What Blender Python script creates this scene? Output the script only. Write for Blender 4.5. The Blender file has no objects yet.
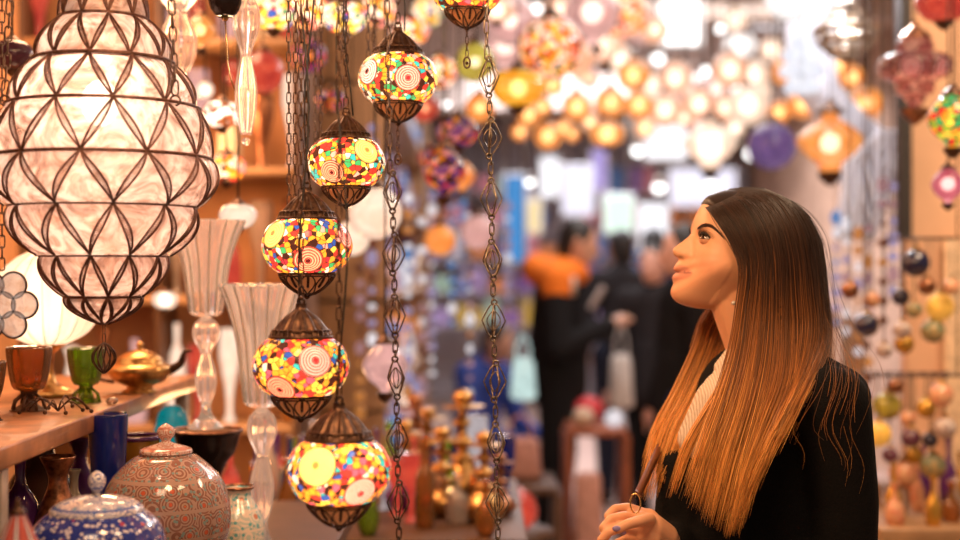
import bpy, bmesh, math, random
from mathutils import Vector, Matrix, Quaternion, noise
random.seed(7)
PI = math.pi
COL = bpy.context.scene.collection
SC = bpy.context.scene

# ---------------------------------------------------------------- camera, world, light
cam_data = bpy.data.cameras.new('camera')
cam_data.lens = 50; cam_data.sensor_width = 36
cam_data.clip_start = 0.05; cam_data.clip_end = 200
cam_data.dof.use_dof = True
cam_data.dof.focus_distance = 2.28
cam_data.dof.aperture_fstop = 1.5
cam = bpy.data.objects.new('camera', cam_data)
cam.location = (0, 0, 1.5); cam.rotation_euler = (PI/2, 0, 0)
COL.objects.link(cam); SC.camera = cam
SC.view_settings.view_transform = 'Standard'; SC.view_settings.look = 'None'
SC.view_settings.gamma = 1; SC.view_settings.use_curve_mapping = False
SC.view_settings.exposure = 0.35
SC.cycles.max_bounces = 8; SC.cycles.transparent_max_bounces = 24
SC.cycles.caustics_reflective = False; SC.cycles.caustics_refractive = False
SC.cycles.sample_clamp_indirect = 4.0

world = bpy.data.worlds.new('world'); SC.world = world; world.use_nodes = True
world.node_tree.nodes['Background'].inputs[0].default_value = (1.0, 0.72, 0.52, 1)
world.node_tree.nodes['Background'].inputs[1].default_value = 0.16

def area(name, loc, target, size, power, color, sy=None):
    l = bpy.data.lights.new(name, 'AREA'); l.energy = power; l.color = color; l.size = size
    if sy: l.shape = 'RECTANGLE'; l.size_y = sy
    o = bpy.data.objects.new(name, l); o.location = loc
    o.rotation_euler = (Vector(target)-Vector(loc)).to_track_quat('-Z', 'Y').to_euler()
    COL.objects.link(o); return o
def point(name, loc, power, color, r=0.03, parent=None):
    l = bpy.data.lights.new(name, 'POINT'); l.energy = power; l.color = color; l.shadow_soft_size = r
    o = bpy.data.objects.new(name, l); o.location = loc; COL.objects.link(o)
    if parent: o.parent = parent
    return o
WARM = (1.0, 0.56, 0.27)
area('face_key_light', (-0.25, 1.55, 2.25), (0.46, 2.45, 1.5), 0.30, 10.5, (1.0, 0.54, 0.25))  # unseen key light added for the lanterns' warm glow on her face
area('hair_fill_light', (0.55, 1.5, 2.7), (0.55, 2.35, 1.25), 0.4, 9, (1.0, 0.62, 0.34))  # unseen warm light added to bring out the hair
area('aisle_light_near', (1.0, 6.5, 3.1), (1.0, 6.5, 0), 1.6, 60, (1.0, 0.90, 0.86), 3.0)
area('aisle_light_far', (1.0, 11.0, 3.1), (1.0, 11.5, 0), 2.2, 230, (0.95, 0.93, 1.0), 4.0)
area('stall_light', (-0.95, 3.4, 2.75), (-0.95, 3.5, 0.9), 0.6, 34, (1.0, 0.55, 0.30), 1.0)
area('right_stall_light', (1.5, 2.9, 2.9), (1.7, 4.2, 1.2), 0.7, 34, (1.0, 0.70, 0.45))
area('stall_front_light', (-0.5, 0.9, 2.5), (-0.5, 2.3, 1.1), 0.5, 6, (1.0, 0.66, 0.40))

F = 1333.333
def P(px, py, Y):
    return Vector(((px-480)*Y/F, Y, 1.5-(py-270)*Y/F))

# ---------------------------------------------------------------- materials
class NT:
    def __init__(s, name):
        s.m = bpy.data.materials.new(name); s.m.use_nodes = True
        s.t = s.m.node_tree; s.t.nodes.clear()
        s.out = s.t.nodes.new('ShaderNodeOutputMaterial')
    def n(s, typ, ins=None, **kw):
        nd = s.t.nodes.new('ShaderNode'+typ)
        for k, v in kw.items(): setattr(nd, k, v)
        for k, v in (ins or {}).items():
            sock = nd.inputs[k]
            if isinstance(v, bpy.types.NodeSocket): s.t.links.new(v, sock)
            elif isinstance(v, bpy.types.Node): s.t.links.new(v.outputs[0], sock)
            else:
                try: sock.default_value = v
                except Exception: sock.default_value = (*v, 1)
        return nd
    def math(s, op, a, b=0.0, c=None):
        d = {0: a, 1: b}
        if c is not None: d[2] = c
        return s.n('Math', d, operation=op).outputs[0]
    def ramp(s, fac, stops, interp='LINEAR'):
        r = s.n('ValToRGB', {0: fac}); e = r.color_ramp; e.interpolation = interp
        while len(e.elements) < len(stops): e.elements.new(1)
        for el, (p, c) in zip(e.elements, stops): el.position = p; el.color = (*c, 1)
        return r.outputs[0]
    def mixc(s, f, a, b, blend='MIX'):
        m = s.n('Mix', {0: f}, data_type='RGBA', blend_type=blend)
        for i, v in ((6, a), (7, b)):
            if isinstance(v, bpy.types.NodeSocket): s.t.links.new(v, m.inputs[i])
            else: m.inputs[i].default_value = (*v, 1)
        return m.outputs[2]
    def obj(s): return s.n('TexCoord').outputs['Object']
    def done(s, sh):
        s.t.links.new(sh.outputs[0] if isinstance(sh, bpy.types.Node) else sh, s.out.inputs[0]); return s.m

MC = {}
def litshade(name, col, es, thru=.8):
    t = NT(name); c = (*col, 1)
    tl = t.n('BsdfTranslucent', {0: c}); df = t.n('BsdfDiffuse', {0: c}); m = t.n('MixShader', {0: .3, 1: tl.outputs[0], 2: df.outputs[0]})
    a = t.n('AddShader', {0: m.outputs[0], 1: t.n('Emission', {0: c, 1: es}).outputs[0]})
    gl = t.n('BsdfGlossy', {0: (1,1,1,1), 'Roughness': .12}); m = t.done(t.n('MixShader', {0: t.n('Fresnel', {0: 1.45}).outputs[0], 1: a.outputs[0], 2: gl.outputs[0]})); m.cycles.emission_sampling = 'NONE'; return m

def mat(name, col=(.5,.5,.5), rough=.5, metal=0.0, var=.15, scale=30, bump=.0, spec=.5, emit=None, es=0, col2=None, coat=0):
    if name in MC: return MC[name]
    t = NT(name); co = t.obj()
    ns = t.n('TexNoise', {'Vector': co, 'Scale': scale, 'Detail': 4})
    c2 = col2 or tuple(max(0, c*(1-var*2)) for c in col)
    c = t.mixc(t.ramp(ns.outputs[0], [(.35, (0,0,0)), (.65, (1,1,1))]), c2, col)
    ins = {'Base Color': c, 'Roughness': rough, 'Metallic': metal, 'Specular IOR Level': spec, 'Coat Weight': coat}
    if bump: ins['Normal'] = t.n('Bump', {'Height': ns.outputs[0], 'Strength': bump, 'Distance': .01}).outputs[0]
    if emit: ins['Emission Color'] = (*emit, 1); ins['Emission Strength'] = es
    MC[name] = t.done(t.n('BsdfPrincipled', ins)); return MC[name]

def bulb_mat(name, col, st):
    if name in MC: return MC[name]
    t = NT(name); MC[name] = t.done(t.n('Emission', {0: col, 1: st}))
    MC[name].cycles.emission_sampling = 'NONE'; return MC[name]

def litglass(name, col, es=1.0, clear=.35, col2=None, scale=25, tint=None, rough=.2):
    """frosted glass with its own glow: lit lamps, and goods given added emission"""
    if name in MC: return MC[name]
    t = NT(name); ns = t.n('TexNoise', {'Vector': t.obj(), 'Scale': scale, 'Detail': 3, 'Distortion': 1.0})
    c = t.mixc(t.ramp(ns.outputs[0], [(.38, (0,0,0)), (.62, (1,1,1))]), col2 or tuple(x*.7 for x in col), col)
    em = t.n('Emission', {0: c, 1: es}); tr = t.n('BsdfTransparent', {0: tint or tuple(.6+.4*x for x in col)})
    gl = t.n('BsdfGlossy', {0: (1,1,1,1), 'Roughness': rough})
    a = t.n('MixShader', {0: clear, 1: em.outputs[0], 2: tr.outputs[0]})
    fr = t.n('Fresnel', {0: 1.4})
    b = t.n('MixShader', {0: fr.outputs[0], 1: a.outputs[0], 2: gl.outputs[0]})
    MC[name] = t.done(b); MC[name].cycles.emission_sampling = 'NONE'; return MC[name]

def glass(name, col, clear=.55, rough=.08, col2=None, scale=20):
    """tinted blown glass: see-through body colour with a reflective skin"""
    if name in MC: return MC[name]
    t = NT(name); ns = t.n('TexNoise', {'Vector': t.obj(), 'Scale': scale, 'Detail': 2})
    c = t.mixc(ns.outputs[0], col2 or tuple(x*.6 for x in col), col)
    tr = t.n('BsdfTransparent', {0: c}); tl = t.n('BsdfTranslucent', {0: c}); df = t.n('BsdfDiffuse', {0: c})
    h = t.n('MixShader', {0: .5, 1: tl.outputs[0], 2: df.outputs[0]})
    a = t.n('MixShader', {0: clear, 1: h.outputs[0], 2: tr.outputs[0]})
    gl = t.n('BsdfGlossy', {0: (1,1,1,1), 'Roughness': rough}); fr = t.n('Fresnel', {0: 1.55})
    MC[name] = t.done(t.n('MixShader', {0: fr.outputs[0], 1: a.outputs[0], 2: gl.outputs[0]})); return MC[name]

# ---------------------------------------------------------------- mesh building
class MB:
    def __init__(s): s.v = []; s.f = []; s.c = None
    def add(s, vs, fs):
        k = len(s.v); s.v += [tuple(v) for v in vs]; s.f += [tuple(i+k for i in f) for f in fs]; return s
    def lathe(s, prof, seg=24, o=(0,0,0), flute=(0,0), smooth=1, squash=1.0):
        """prof: list of (r, z[, flute amplitude factor]) from top or bottom; Catmull-Rom smoothed"""
        pr = [tuple(p)+(1.0,)*(3-len(p)) for p in prof]
        if smooth > 1: pr = crom(pr, smooth)
        vs = []; fs = []
        for (r, z, fa) in pr:
            for j in range(seg):
                a = 2*PI*j/seg; rr = r
                if flute[0]: rr = r*(1+flute[1]*fa*math.cos(a*flute[0]))
                vs.append((o[0]+rr*math.cos(a), o[1]+rr*math.sin(a)*squash, o[2]+z))
        n = len(pr)
        for i in range(n-1):
            for j in range(seg):
                j2 = (j+1) % seg
                fs.append((i*seg+j, i*seg+j2, (i+1)*seg+j2, (i+1)*seg+j))
        if pr[0][0] > 1e-5: fs.append(tuple(range(seg)))
        if pr[-1][0] > 1e-5: fs.append(tuple(reversed(range((n-1)*seg, n*seg))))
        if pr[0][1] > pr[-1][1]: fs = [tuple(reversed(f)) for f in fs]
        return s.add(vs, fs)
    def lathe_open(s, *a, **k):
        s.lathe(*a, **k)
        s.f = [f for f in s.f if len(f) <= 4]; return s
    def tube(s, pts, r, n=6, closed=False, rads=None, flat=1.0):
        pts = [Vector(p) for p in pts]; m = len(pts)
        if m < 2: return s
        T = []
        for i in range(m):
            a = pts[(i-1) % m] if (closed or i) else pts[0]; b = pts[(i+1) % m] if (closed or i < m-1) else pts[-1]
            d = b-a; T.append(d.normalized() if d.length > 1e-9 else Vector((0,0,1)))
        up = Vector((0,0,1)) if abs(T[0].z) < .9 else Vector((1,0,0))
        nrm = (up - T[0]*up.dot(T[0])).normalized(); vs = []; fs = []
        for i in range(m):
            nrm = (nrm - T[i]*nrm.dot(T[i])); nrm = nrm.normalized() if nrm.length > 1e-6 else T[i].orthogonal().normalized()
            bi = T[i].cross(nrm); rr = rads[i] if rads else r
            for j in range(n):
                a = 2*PI*j/n; vs.append(pts[i]+nrm*(rr*math.cos(a))+bi*(rr*flat*math.sin(a)))
        for i in range(m if closed else m-1):
            i2 = (i+1) % m
            for j in range(n):
                j2 = (j+1) % n; fs.append((i*n+j, i*n+j2, i2*n+j2, i2*n+j))
        if not closed: fs.append(tuple(reversed(range(n)))); fs.append(tuple(range((m-1)*n, m*n)))
        return s.add(vs, fs)
    def ball(s, c, r, n=12, m=8, sc=(1,1,1), rot=None):
        vs = []; fs = []; c = Vector(c)
        for i in range(m+1):
            t = PI*i/m
            for j in range(n):
                a = 2*PI*j/n
                p = Vector((math.sin(t)*math.cos(a)*sc[0], math.sin(t)*math.sin(a)*sc[1], math.cos(t)*sc[2]))*r
                if rot: p = rot @ p
                vs.append(c+p)
        for i in range(m):
            for j in range(n):
                j2 = (j+1) % n; fs.append((i*n+j, (i+1)*n+j, (i+1)*n+j2, i*n+j2))
        return s.add(vs, fs)
    def torus(s, c, R, r, axis='z', n=24, m=6, sx=1, sy=1):
        pts = []
        for i in range(n):
            a = 2*PI*i/n; x, y = R*math.cos(a)*sx, R*math.sin(a)*sy
            p = {'z': (x,y,0), 'y': (x,0,y), 'x': (0,x,y)}[axis]; pts.append(Vector(c)+Vector(p))
        return s.tube(pts, r, m, closed=True)
    def box(s, lo, hi, bev=0.0, rot=None, o=(0,0,0)):
        bm = bmesh.new(); bmesh.ops.create_cube(bm, size=1)
        for v in bm.verts: v.co = Vector([lo[k]+(v.co[k]+.5)*(hi[k]-lo[k]) for k in range(3)])
        if bev: bmesh.ops.bevel(bm, geom=bm.edges[:], offset=bev, segments=2, affect='EDGES', profile=.5)
        bm.verts.index_update()
        vs = [v.co.copy() for v in bm.verts]
        if rot: vs = [rot @ v for v in vs]
        s.add([Vector(v)+Vector(o) for v in vs], [[v.index for v in f.verts] for f in bm.faces]); bm.free(); return s
    def link(s, c, L, W, r, ax, n=12, m=5):
        """oval chain link, long along z"""
        pts = []
        for i in range(n):
            a = 2*PI*i/n; x = W*math.cos(a); z = (L-W)*(1 if math.sin(a) > 0 else -1)*(1 if abs(math.sin(a)) > .01 else 0)+W*math.sin(a)
            pts.append(Vector(c)+Vector((x*math.cos(ax), x*math.sin(ax), z)))
        return s.tube(pts, r, m, closed=True)
    def chain(s, p0, p1, L, W, r):
        p0 = Vector(p0); p1 = Vector(p1); d = p1-p0; k = max(1, round(d.length/(2*L-2.2*r)))
        q = Vector((0,0,1)).rotation_difference(d.normalized())
        for i in range(k):
            t = MB(); t.link((0,0,0), L, W, r, (i % 2)*PI/2+.4)
            c = p0+d*((i+.5)/k); s.add([q @ Vector(v)+c for v in t.v], t.f)
        return s
    def build(s, name, m, parent=None, smooth=True, angle=None):
        me = bpy.data.meshes.new(name); me.from_pydata(s.v, [], s.f); me.materials.append(m)
        if smooth: me.polygons.foreach_set('use_smooth', [True]*len(me.polygons))
        if s.c:
            at = me.color_attributes.new('tone', 'FLOAT_COLOR', 'POINT')
            at.data.foreach_set('color', [x for c in s.c for x in (*c, 1)])
        if angle is not None and smooth: me.set_sharp_from_angle(angle=math.radians(angle))
        me.update(); o = bpy.data.objects.new(name, me); COL.objects.link(o)
        if parent: o.parent = parent
        return o

def crom(P_, k):
    out = []; n = len(P_)
    for i in range(n-1):
        p0, p1, p2, p3 = P_[max(0,i-1)], P_[i], P_[i+1], P_[min(n-1,i+2)]
        for j in range(k):
            t = j/k; out.append(tuple(.5*((2*b)+(-a+c)*t+(2*a-5*b+4*c-d)*t*t+(-a+3*b-3*c+d)*t**3) for a, b, c, d in zip(p0,p1,p2,p3)))
    out.append(P_[-1]); return [(max(0,p[0]),)+tuple(p[1:]) if len(p) == 3 and k and p[0] < 0 and abs(p[0]) < .02 else tuple(p) for p in out]
def cromv(pts, k): 
    pts = [tuple(p) for p in pts]; out = []; n = len(pts)
    for i in range(n-1):
        p0, p1, p2, p3 = pts[max(0,i-1)], pts[i], pts[i+1], pts[min(n-1,i+2)]
        for j in range(k):
            t = j/k; out.append(Vector([.5*((2*b)+(-a+c)*t+(2*a-5*b+4*c-d)*t*t+(-a+3*b-3*c+d)*t**3) for a, b, c, d in zip(p0,p1,p2,p3)]))
    out.append(Vector(pts[-1])); return out

def tag(o, label=None, cat=None, group=None, kind=None):
    if label: o['label'] = label
    if cat: o['category'] = cat
    if group: o['group'] = group
    if kind: o['kind'] = kind
    return o
def thing(name, loc, label, cat, group=None, rz=0):
    o = bpy.data.objects.new(name, None); o.empty_display_size = .02; COL.objects.link(o)
    o.location = loc; o.rotation_euler = (0,0,rz); return tag(o, label, cat, group)
def copy_tree(o, parent=None):
    c = o.copy(); COL.objects.link(c); c.parent = parent
    for ch in list(o.children): copy_tree(ch, c)
    return c
def struct(o): o['kind'] = 'structure'; return o

def blob(name, caps, voxel, m, parent=None, smooth=3, extra=None, color=None):
    """one continuous surface grown over tapered limbs: caps (p0, r0, p1, r1) or ('e', centre, (rx,ry,rz), rot)"""
    b = MB()
    for c in caps:
        if c[0] == 'e': b.ball(c[1], 1, 24, 16, c[2], c[3] if len(c) > 3 else None)
        else:
            p0, r0, p1, r1 = Vector(c[0]), c[1], Vector(c[2]), c[3]; d = (p1-p0); L = d.length
            if L < 1e-6: b.ball(p0, r0); continue
            d /= L; pts = []; rd = []
            for i in range(6): t = PI/2*(i+.15)/6; pts.append(p0-d*r0*math.cos(t)); rd.append(r0*math.sin(t))
            for i in range(9): t = i/8; pts.append(p0+d*L*t); rd.append(r0+(r1-r0)*t)
            for i in range(6): t = PI/2*(5-i+.15)/6; pts.append(p1+d*r1*math.cos(t)); rd.append(r1*math.sin(t))
            b.tube(pts, 0, 18, rads=rd)
    if extra: b.add(*extra)
    o = b.build(name, m, None)
    md = o.modifiers.new('r', 'REMESH'); md.mode = 'VOXEL'; md.voxel_size = voxel; md.use_smooth_shade = True
    if smooth: sm = o.modifiers.new('s', 'SMOOTH'); sm.factor = .5; sm.iterations = smooth
    dg = bpy.context.evaluated_depsgraph_get(); me = bpy.data.meshes.new_from_object(o.evaluated_get(dg))
    o.modifiers.clear(); old = o.data; o.data = me; bpy.data.meshes.remove(old); me.name = name
    me.polygons.foreach_set('use_smooth', [True]*len(me.polygons))
    if color:
        at = me.color_attributes.new('tone', 'FLOAT_COLOR', 'POINT')
        at.data.foreach_set('color', [x for v in me.vertices for x in (*color(v.co), 1)])
    if parent: o.parent = parent
    return o

# ---------------------------------------------------------------- the hall
plaster = mat('warm_plaster', (.55,.27,.12), .85, var=.12, scale=6, bump=.2)
peach = mat('peach_plaster', (.80,.50,.32), .85, var=.08, scale=5, bump=.15)
pale = mat('pale_plaster', (.74,.70,.76), .8, var=.06, scale=4)
def slab(name, lo, hi, m, bev=0): return struct(MB().box(lo, hi, bev).build(name, m, smooth=False))
t = NT('floor_tiles'); br = t.n('TexBrick', {'Vector': t.obj(), 'Color1': (.62,.44,.36,1), 'Color2': (.52,.37,.31,1), 'Mortar': (.28,.2,.17,1), 'Scale': 1.0, 'Mortar Size': .008, 'Brick Width': .5, 'Row Height': .5}, offset=0.0)
floor_m = t.done(t.n('BsdfPrincipled', {'Base Color': br.outputs[0], 'Roughness': .35}))
slab('floor', (-3.2,-1.5,-.1), (4.2,16.2,0), floor_m)
slab('ceiling', (-3.2,-1.5,3.3), (4.2,16.2,3.4), mat('grey_ceiling', (.55,.50,.48), .9, scale=3))
slab('wall_left', (-1.7,-.2,0), (-1.5,4.6,3.3), plaster)
slab('wall_partition', (-1.7,4.6,0), (-.62,4.8,3.3), plaster)
slab('wall_aisle', (-.82,4.8,0), (-.62,16,3.3), mat('brown_plaster', (.34,.20,.13), .8, scale=4, var=.25))
slab('wall_back', (-.82,16,0), (4.2,16.2,3.3), pale)
slab('wall_right', (3.0,4.6,0), (3.2,16,3.3), mat('tan_plaster', (.56,.36,.25), .8, scale=4))
slab('wall_side', (1.44,4.5,0), (3.2,4.56,3.3), peach)
slab('trim_1', (1.40,4.44,1.60), (1.44,4.50,3.3), mat('dark_post', (.03,.025,.025), .6), .004)
slab('trim_2', (-.62,12.0,2.95), (3.0,12.3,3.3), mat('beam', (.62,.52,.46), .8), .01)
slab('trim_3', (-.62,8.0,3.0), (3.0,8.2,3.3), MC['beam'], .01)
# ---------------------------------------------------------------- shared metals and glass
bronze = mat('dark_bronze', (.12,.062,.036), .40, .8, scale=120, col2=(.05,.025,.018))
copper = mat('aged_copper', (.50,.23,.12), .32, .9, scale=90, col2=(.16,.07,.04))
brass = mat('old_brass', (.70,.42,.15), .28, .95, scale=60, col2=(.35,.18,.06))
ironc = mat('chain_metal', (.17,.11,.085), .45, .7, scale=150, col2=(.05,.032,.025))
cordm = mat('black_cord', (.02,.017,.015), .6)
wood = mat('orange_wood', (.55,.23,.09), .45, var=.25, scale=14, coat=.3)
darkwood = mat('dark_wood', (.10,.045,.02), .5, scale=12)
CEIL = 3.3
cage = mat('cage_wire', (.16,.07,.045), .5, .4, scale=120, col2=(.05,.02,.014))

# ---------------------------------------------------------------- big wire-caged pendant
S2 = 2.2/F
def big_lantern():
    c = P(104, 152, 2.2); rt = thing('caged_glass_lantern', c, 'large tiered clear glass pendant bound in diamond wirework, biggest lamp in view', 'lantern')
    R = lambda py: (152-(270-(270-py)*.945))*S2
    tiers = [(-40,30,5,43,4), (5,43,50,64,9), (50,67,98,90,8), (98,93,152,105,5), (152,105,203,94,12), (203,90,255,64,13), (255,61,298,38,9), (298,37,327,3,11)]
    prof = []; K = 10
    for (ya, ra, yb, rb, bu) in tiers:
        for i in range(K+1):
            t = i/K; prof.append(((ra+(rb-ra)*t+bu*math.sin(PI*t)**.8)*S2, R(ya+(yb-ya)*t)))
    g = MB().lathe_open(prof, 96)
    t = NT('crackled_glass'); co = t.obj()
    ns = t.n('TexNoise', {'Vector': co, 'Scale': 16, 'Detail': 6, 'Roughness': .6, 'Distortion': 2.2}); h = ns.outputs[0]
    c1 = t.ramp(h, [(.30, (.60,.38,.31)), (.47, (.88,.66,.57)), (.60, (1,.88,.82))])
    bp = t.n('Bump', {'Height': h, 'Strength': .5, 'Distance': .01}).outputs[0]
    tl = t.n('BsdfTranslucent', {0: c1}); tr = t.n('BsdfTransparent', {0: (.98,.86,.80,1)})
    a = t.n('MixShader', {0: t.ramp(h, [(.35, (.60,)*3), (.6, (.25,)*3)]), 1: tl.outputs[0], 2: tr.outputs[0]})
    gl = t.n('BsdfGlossy', {0: (1,.95,.9,1), 'Roughness': .12, 'Normal': bp})
    fr = t.n('Fresnel', {0: 1.45, 'Normal': bp})
    g.build('glass_body', t.done(t.n('MixShader', {0: fr.outputs[0], 1: a.outputs[0], 2: gl.outputs[0]})), rt)
    def rad(ti, tt):
        ya, ra, yb, rb, bu = tiers[ti]; return (ra+(rb-ra)*tt+bu*math.sin(PI*tt)**.8)*S2+.0015
    for ti, (ya, ra, yb, rb, bu) in enumerate(tiers):
        w = MB(); N = 11
        off = (ti % 2)*.5
        for k in range(N):
            for sgn in (1, -1):
                for side in (1, -1):
                    pts = []; n = 12
                    for i in range(n+1):
                        tt = i/n; a = 2*PI*(k+off+sgn*.5*tt+side*.062*math.sin(PI*tt))/N + .22
                        r = rad(ti, tt); pts.append((r*math.cos(a), r*math.sin(a), R(ya+(yb-ya)*tt)))
                    w.tube(pts, .0019, 5)
                pts = []
                for i in range(41):
                    tt = .08+.84*i/40; a = 2*PI*(k+off+sgn*.5*tt+.05*math.sin(PI*tt)*(1 if i % 2 else -1))/N + .22
                    r = rad(ti, tt)-.0003; pts.append((r*math.cos(a), r*math.sin(a), R(ya+(yb-ya)*tt)))
                w.tube(pts, .0008, 3)
        w.build('wire_leaves', cage, rt)
        ring = MB().torus((0,0,R(ya)), max(ra*S2, .003)+.002, .0027 if ti != 2 else .0034, n=96)
        if ti == 2: ring.torus((0,0,R(ya)-.006), ra*S2+.004, .0022, n=96)
        ring.build('ring', cage, rt)
    b = MB().ball((0,-.02,R(95)), .03, 20, 14, (1,1,1.25)); b.build('bulb', bulb_mat('warm_bulb_bright', (1,.80,.58), 5), rt)
    point('caged_lamp_light', (0,-.045,R(100)), 2.5, (1,.68,.50), .03, rt)
    point('caged_lamp_light_low', (0,0,R(190)), .9, (1,.62,.46), .03, rt)
    for az, nm in ((-30, 0), (210, 1), (90, 2)):
        a = math.radians(az); r = 90*S2+.008; r2 = 46*S2
        p0 = (r*math.cos(a), r*math.sin(a), R(97)); ch = MB(); ch.torus((p0[0], p0[1], p0[2]), .008, .0018, 'y', 16)
        ch.chain((p0[0], p0[1], p0[2]+.01), (r2*math.cos(a), r2*math.sin(a), CEIL-c.z), .0125, .0055, .0016); ch.build('chain', ironc, rt)
    fin = MB().chain((0,0,R(327)), (0,0,R(347)), .008, .003, .001)
    for k in range(12):
        a = 2*PI*k/12; pts = []
        for i in range(13):
            tt = i/12; r = .020*math.sin(PI*tt)**.75*(1-.15*tt)+.0006; pts.append((r*math.cos(a+tt*.5), r*math.sin(a+tt*.5), R(347)-tt*.050))
        fin.tube(pts, .0013, 5)
    fin.torus((0,0,R(377)), .0025, .001, 'y', 10); fin.build('filigree_finial', bronze, rt)
big_lantern()

# ---------------------------------------------------------------- mosaic globe pendants
def mosaic_mat(name, seed, meds, pal, es=1.0, scale=106, clear=0.0, tl=1.0):
    t = NT(name); co = t.obj()
    n = t.n('VectorMath', {0: co}, operation='NORMALIZE').outputs[0]
    cs = t.n('VectorMath', {0: co, 1: (seed*1.7, seed*.9, seed*2.3)}, operation='ADD').outputs[0]
    v1 = t.n('TexVoronoi', {'Vector': cs, 'Scale': scale, 'Randomness': 1.0}, feature='F1')
    v2 = t.n('TexVoronoi', {'Vector': cs, 'Scale': scale, 'Randomness': 1.0}, feature='DISTANCE_TO_EDGE')
    rnd = t.n('SeparateColor', {0: v1.outputs['Color']}).outputs[0]
    stops = []; k = len(pal)
    for i, c in enumerate(pal): stops.append((i/k, c))
    c = t.ramp(rnd, stops, 'CONSTANT')
    c = t.mixc(t.math('LESS_THAN', v2.outputs[0], .05), c, (.07,.02,.01))
    for (d, al, ca, cb, cc, fr) in meds:
        d = Vector(d).normalized()
        dt = t.n('VectorMath', {0: n, 1: tuple(d)}, operation='DOT_PRODUCT').outputs['Value']
        ang = t.math('ARCCOSINE', dt)
        rg = t.math('SINE', t.math('MULTIPLY', ang, fr))
        bead = t.n('TexVoronoi', {'Vector': co, 'Scale': 520.0}, feature='F1').outputs[0]
        m = t.mixc(t.math('GREATER_THAN', t.math('ADD', rg, t.math('MULTIPLY', bead, .9)), .45), ca, cb)
        m = t.mixc(t.math('LESS_THAN', ang, al*.16), m, cc)
        m = t.mixc(t.math('GREATER_THAN', ang, al*.93), m, (.09,.03,.02))
        c = t.mixc(t.math('LESS_THAN', ang, al), c, m)
    em = t.n('Emission', {0: c, 1: es}); tr = t.n('BsdfTranslucent', {0: c}); a = t.n('AddShader', {0: em.outputs[0], 1: tr.outputs[0]})
    if clear: a = t.n('MixShader', {0: clear, 1: a.outputs[0], 2: t.n('BsdfTransparent', {0: c}).outputs[0]})
    gl = t.n('BsdfGlossy', {0: (1,1,1,1), 'Roughness': .15}); f = t.n('Fresnel', {0: 1.35})
    m = t.done(t.n('MixShader', {0: f.outputs[0], 1: a.outputs[0], 2: gl.outputs[0]})); m.cycles.emission_sampling = 'NONE'; return m
OR, RE, YE, TE, BL, GR, WH, DK, PK = (.95,.33,.03), (.72,.04,.03), (.95,.62,.08), (.04,.42,.42), (.03,.08,.35), (.05,.35,.12), (1,.80,.62), (.05,.015,.01), (.9,.35,.30)
YEL = ((1,.70,.22), (.90,.48,.10), (.5,.2,.05)); PNK = ((1,.52,.42), (.55,.10,.08), (.7,.03,.03)); WHT = ((1,.85,.76), (.40,.12,.10), (.05,.01,.01)); REDM = ((1,.40,.24), (.62,.06,.04), (.10,.01,.01))
def gprof(R): return [(R*.50, R*.60), (R*.66, R*.57), (R*.86, R*.40), (R*.98, R*.14), (R*.99, -R*.08), (R*.88, -R*.36), (R*.68, -R*.56), (R*.52, -R*.61)]
def dome(R, mb):
    mb.lathe([(R*.10, R*1.28), (R*.12, R*1.18, .2), (R*.20, R*1.10, 1), (R*.34, R*.98, 1), (R*.48, R*.80, 1), (R*.60, R*.66, .4), (R*.62, R*.60, 0)], 56, flute=(14, .09), smooth=3); return mb
def cup_wires(R, mb, N=9, hh=.50):
    zt = -R*.60
    for k in range(N):
        a0 = 2*PI*k/N
        for sd in (1, -1):
            pts = []
            for i in range(11):
                tt = i/10; r = R*(.60-.10*tt)*math.cos(tt*PI/2)**.62+.002; a = a0+sd*(PI/N)*math.sin(PI*min(1, tt*1.05))*.9
                pts.append((r*math.cos(a), r*math.sin(a), zt-R*hh*tt))
            mb.tube(pts, R*.018, 5)
        pts = [((R*(.58-.1*tt)*math.cos(tt*PI/2)**.62)*math.cos(a0), (R*(.58-.1*tt)*math.cos(tt*PI/2)**.62)*math.sin(a0), zt-R*hh*tt) for tt in [i/8*.6 for i in range(9)]]
        mb.tube(pts, R*.03, 4)
    mb.torus((0,0,zt), R*.61, R*.030, n=36); mb.torus((0,0,zt-R*.06), R*.60, R*.018, n=36)
    mb.ball((0,0,zt-R*hh), R*.07, 10, 8)
    return mb
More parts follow.
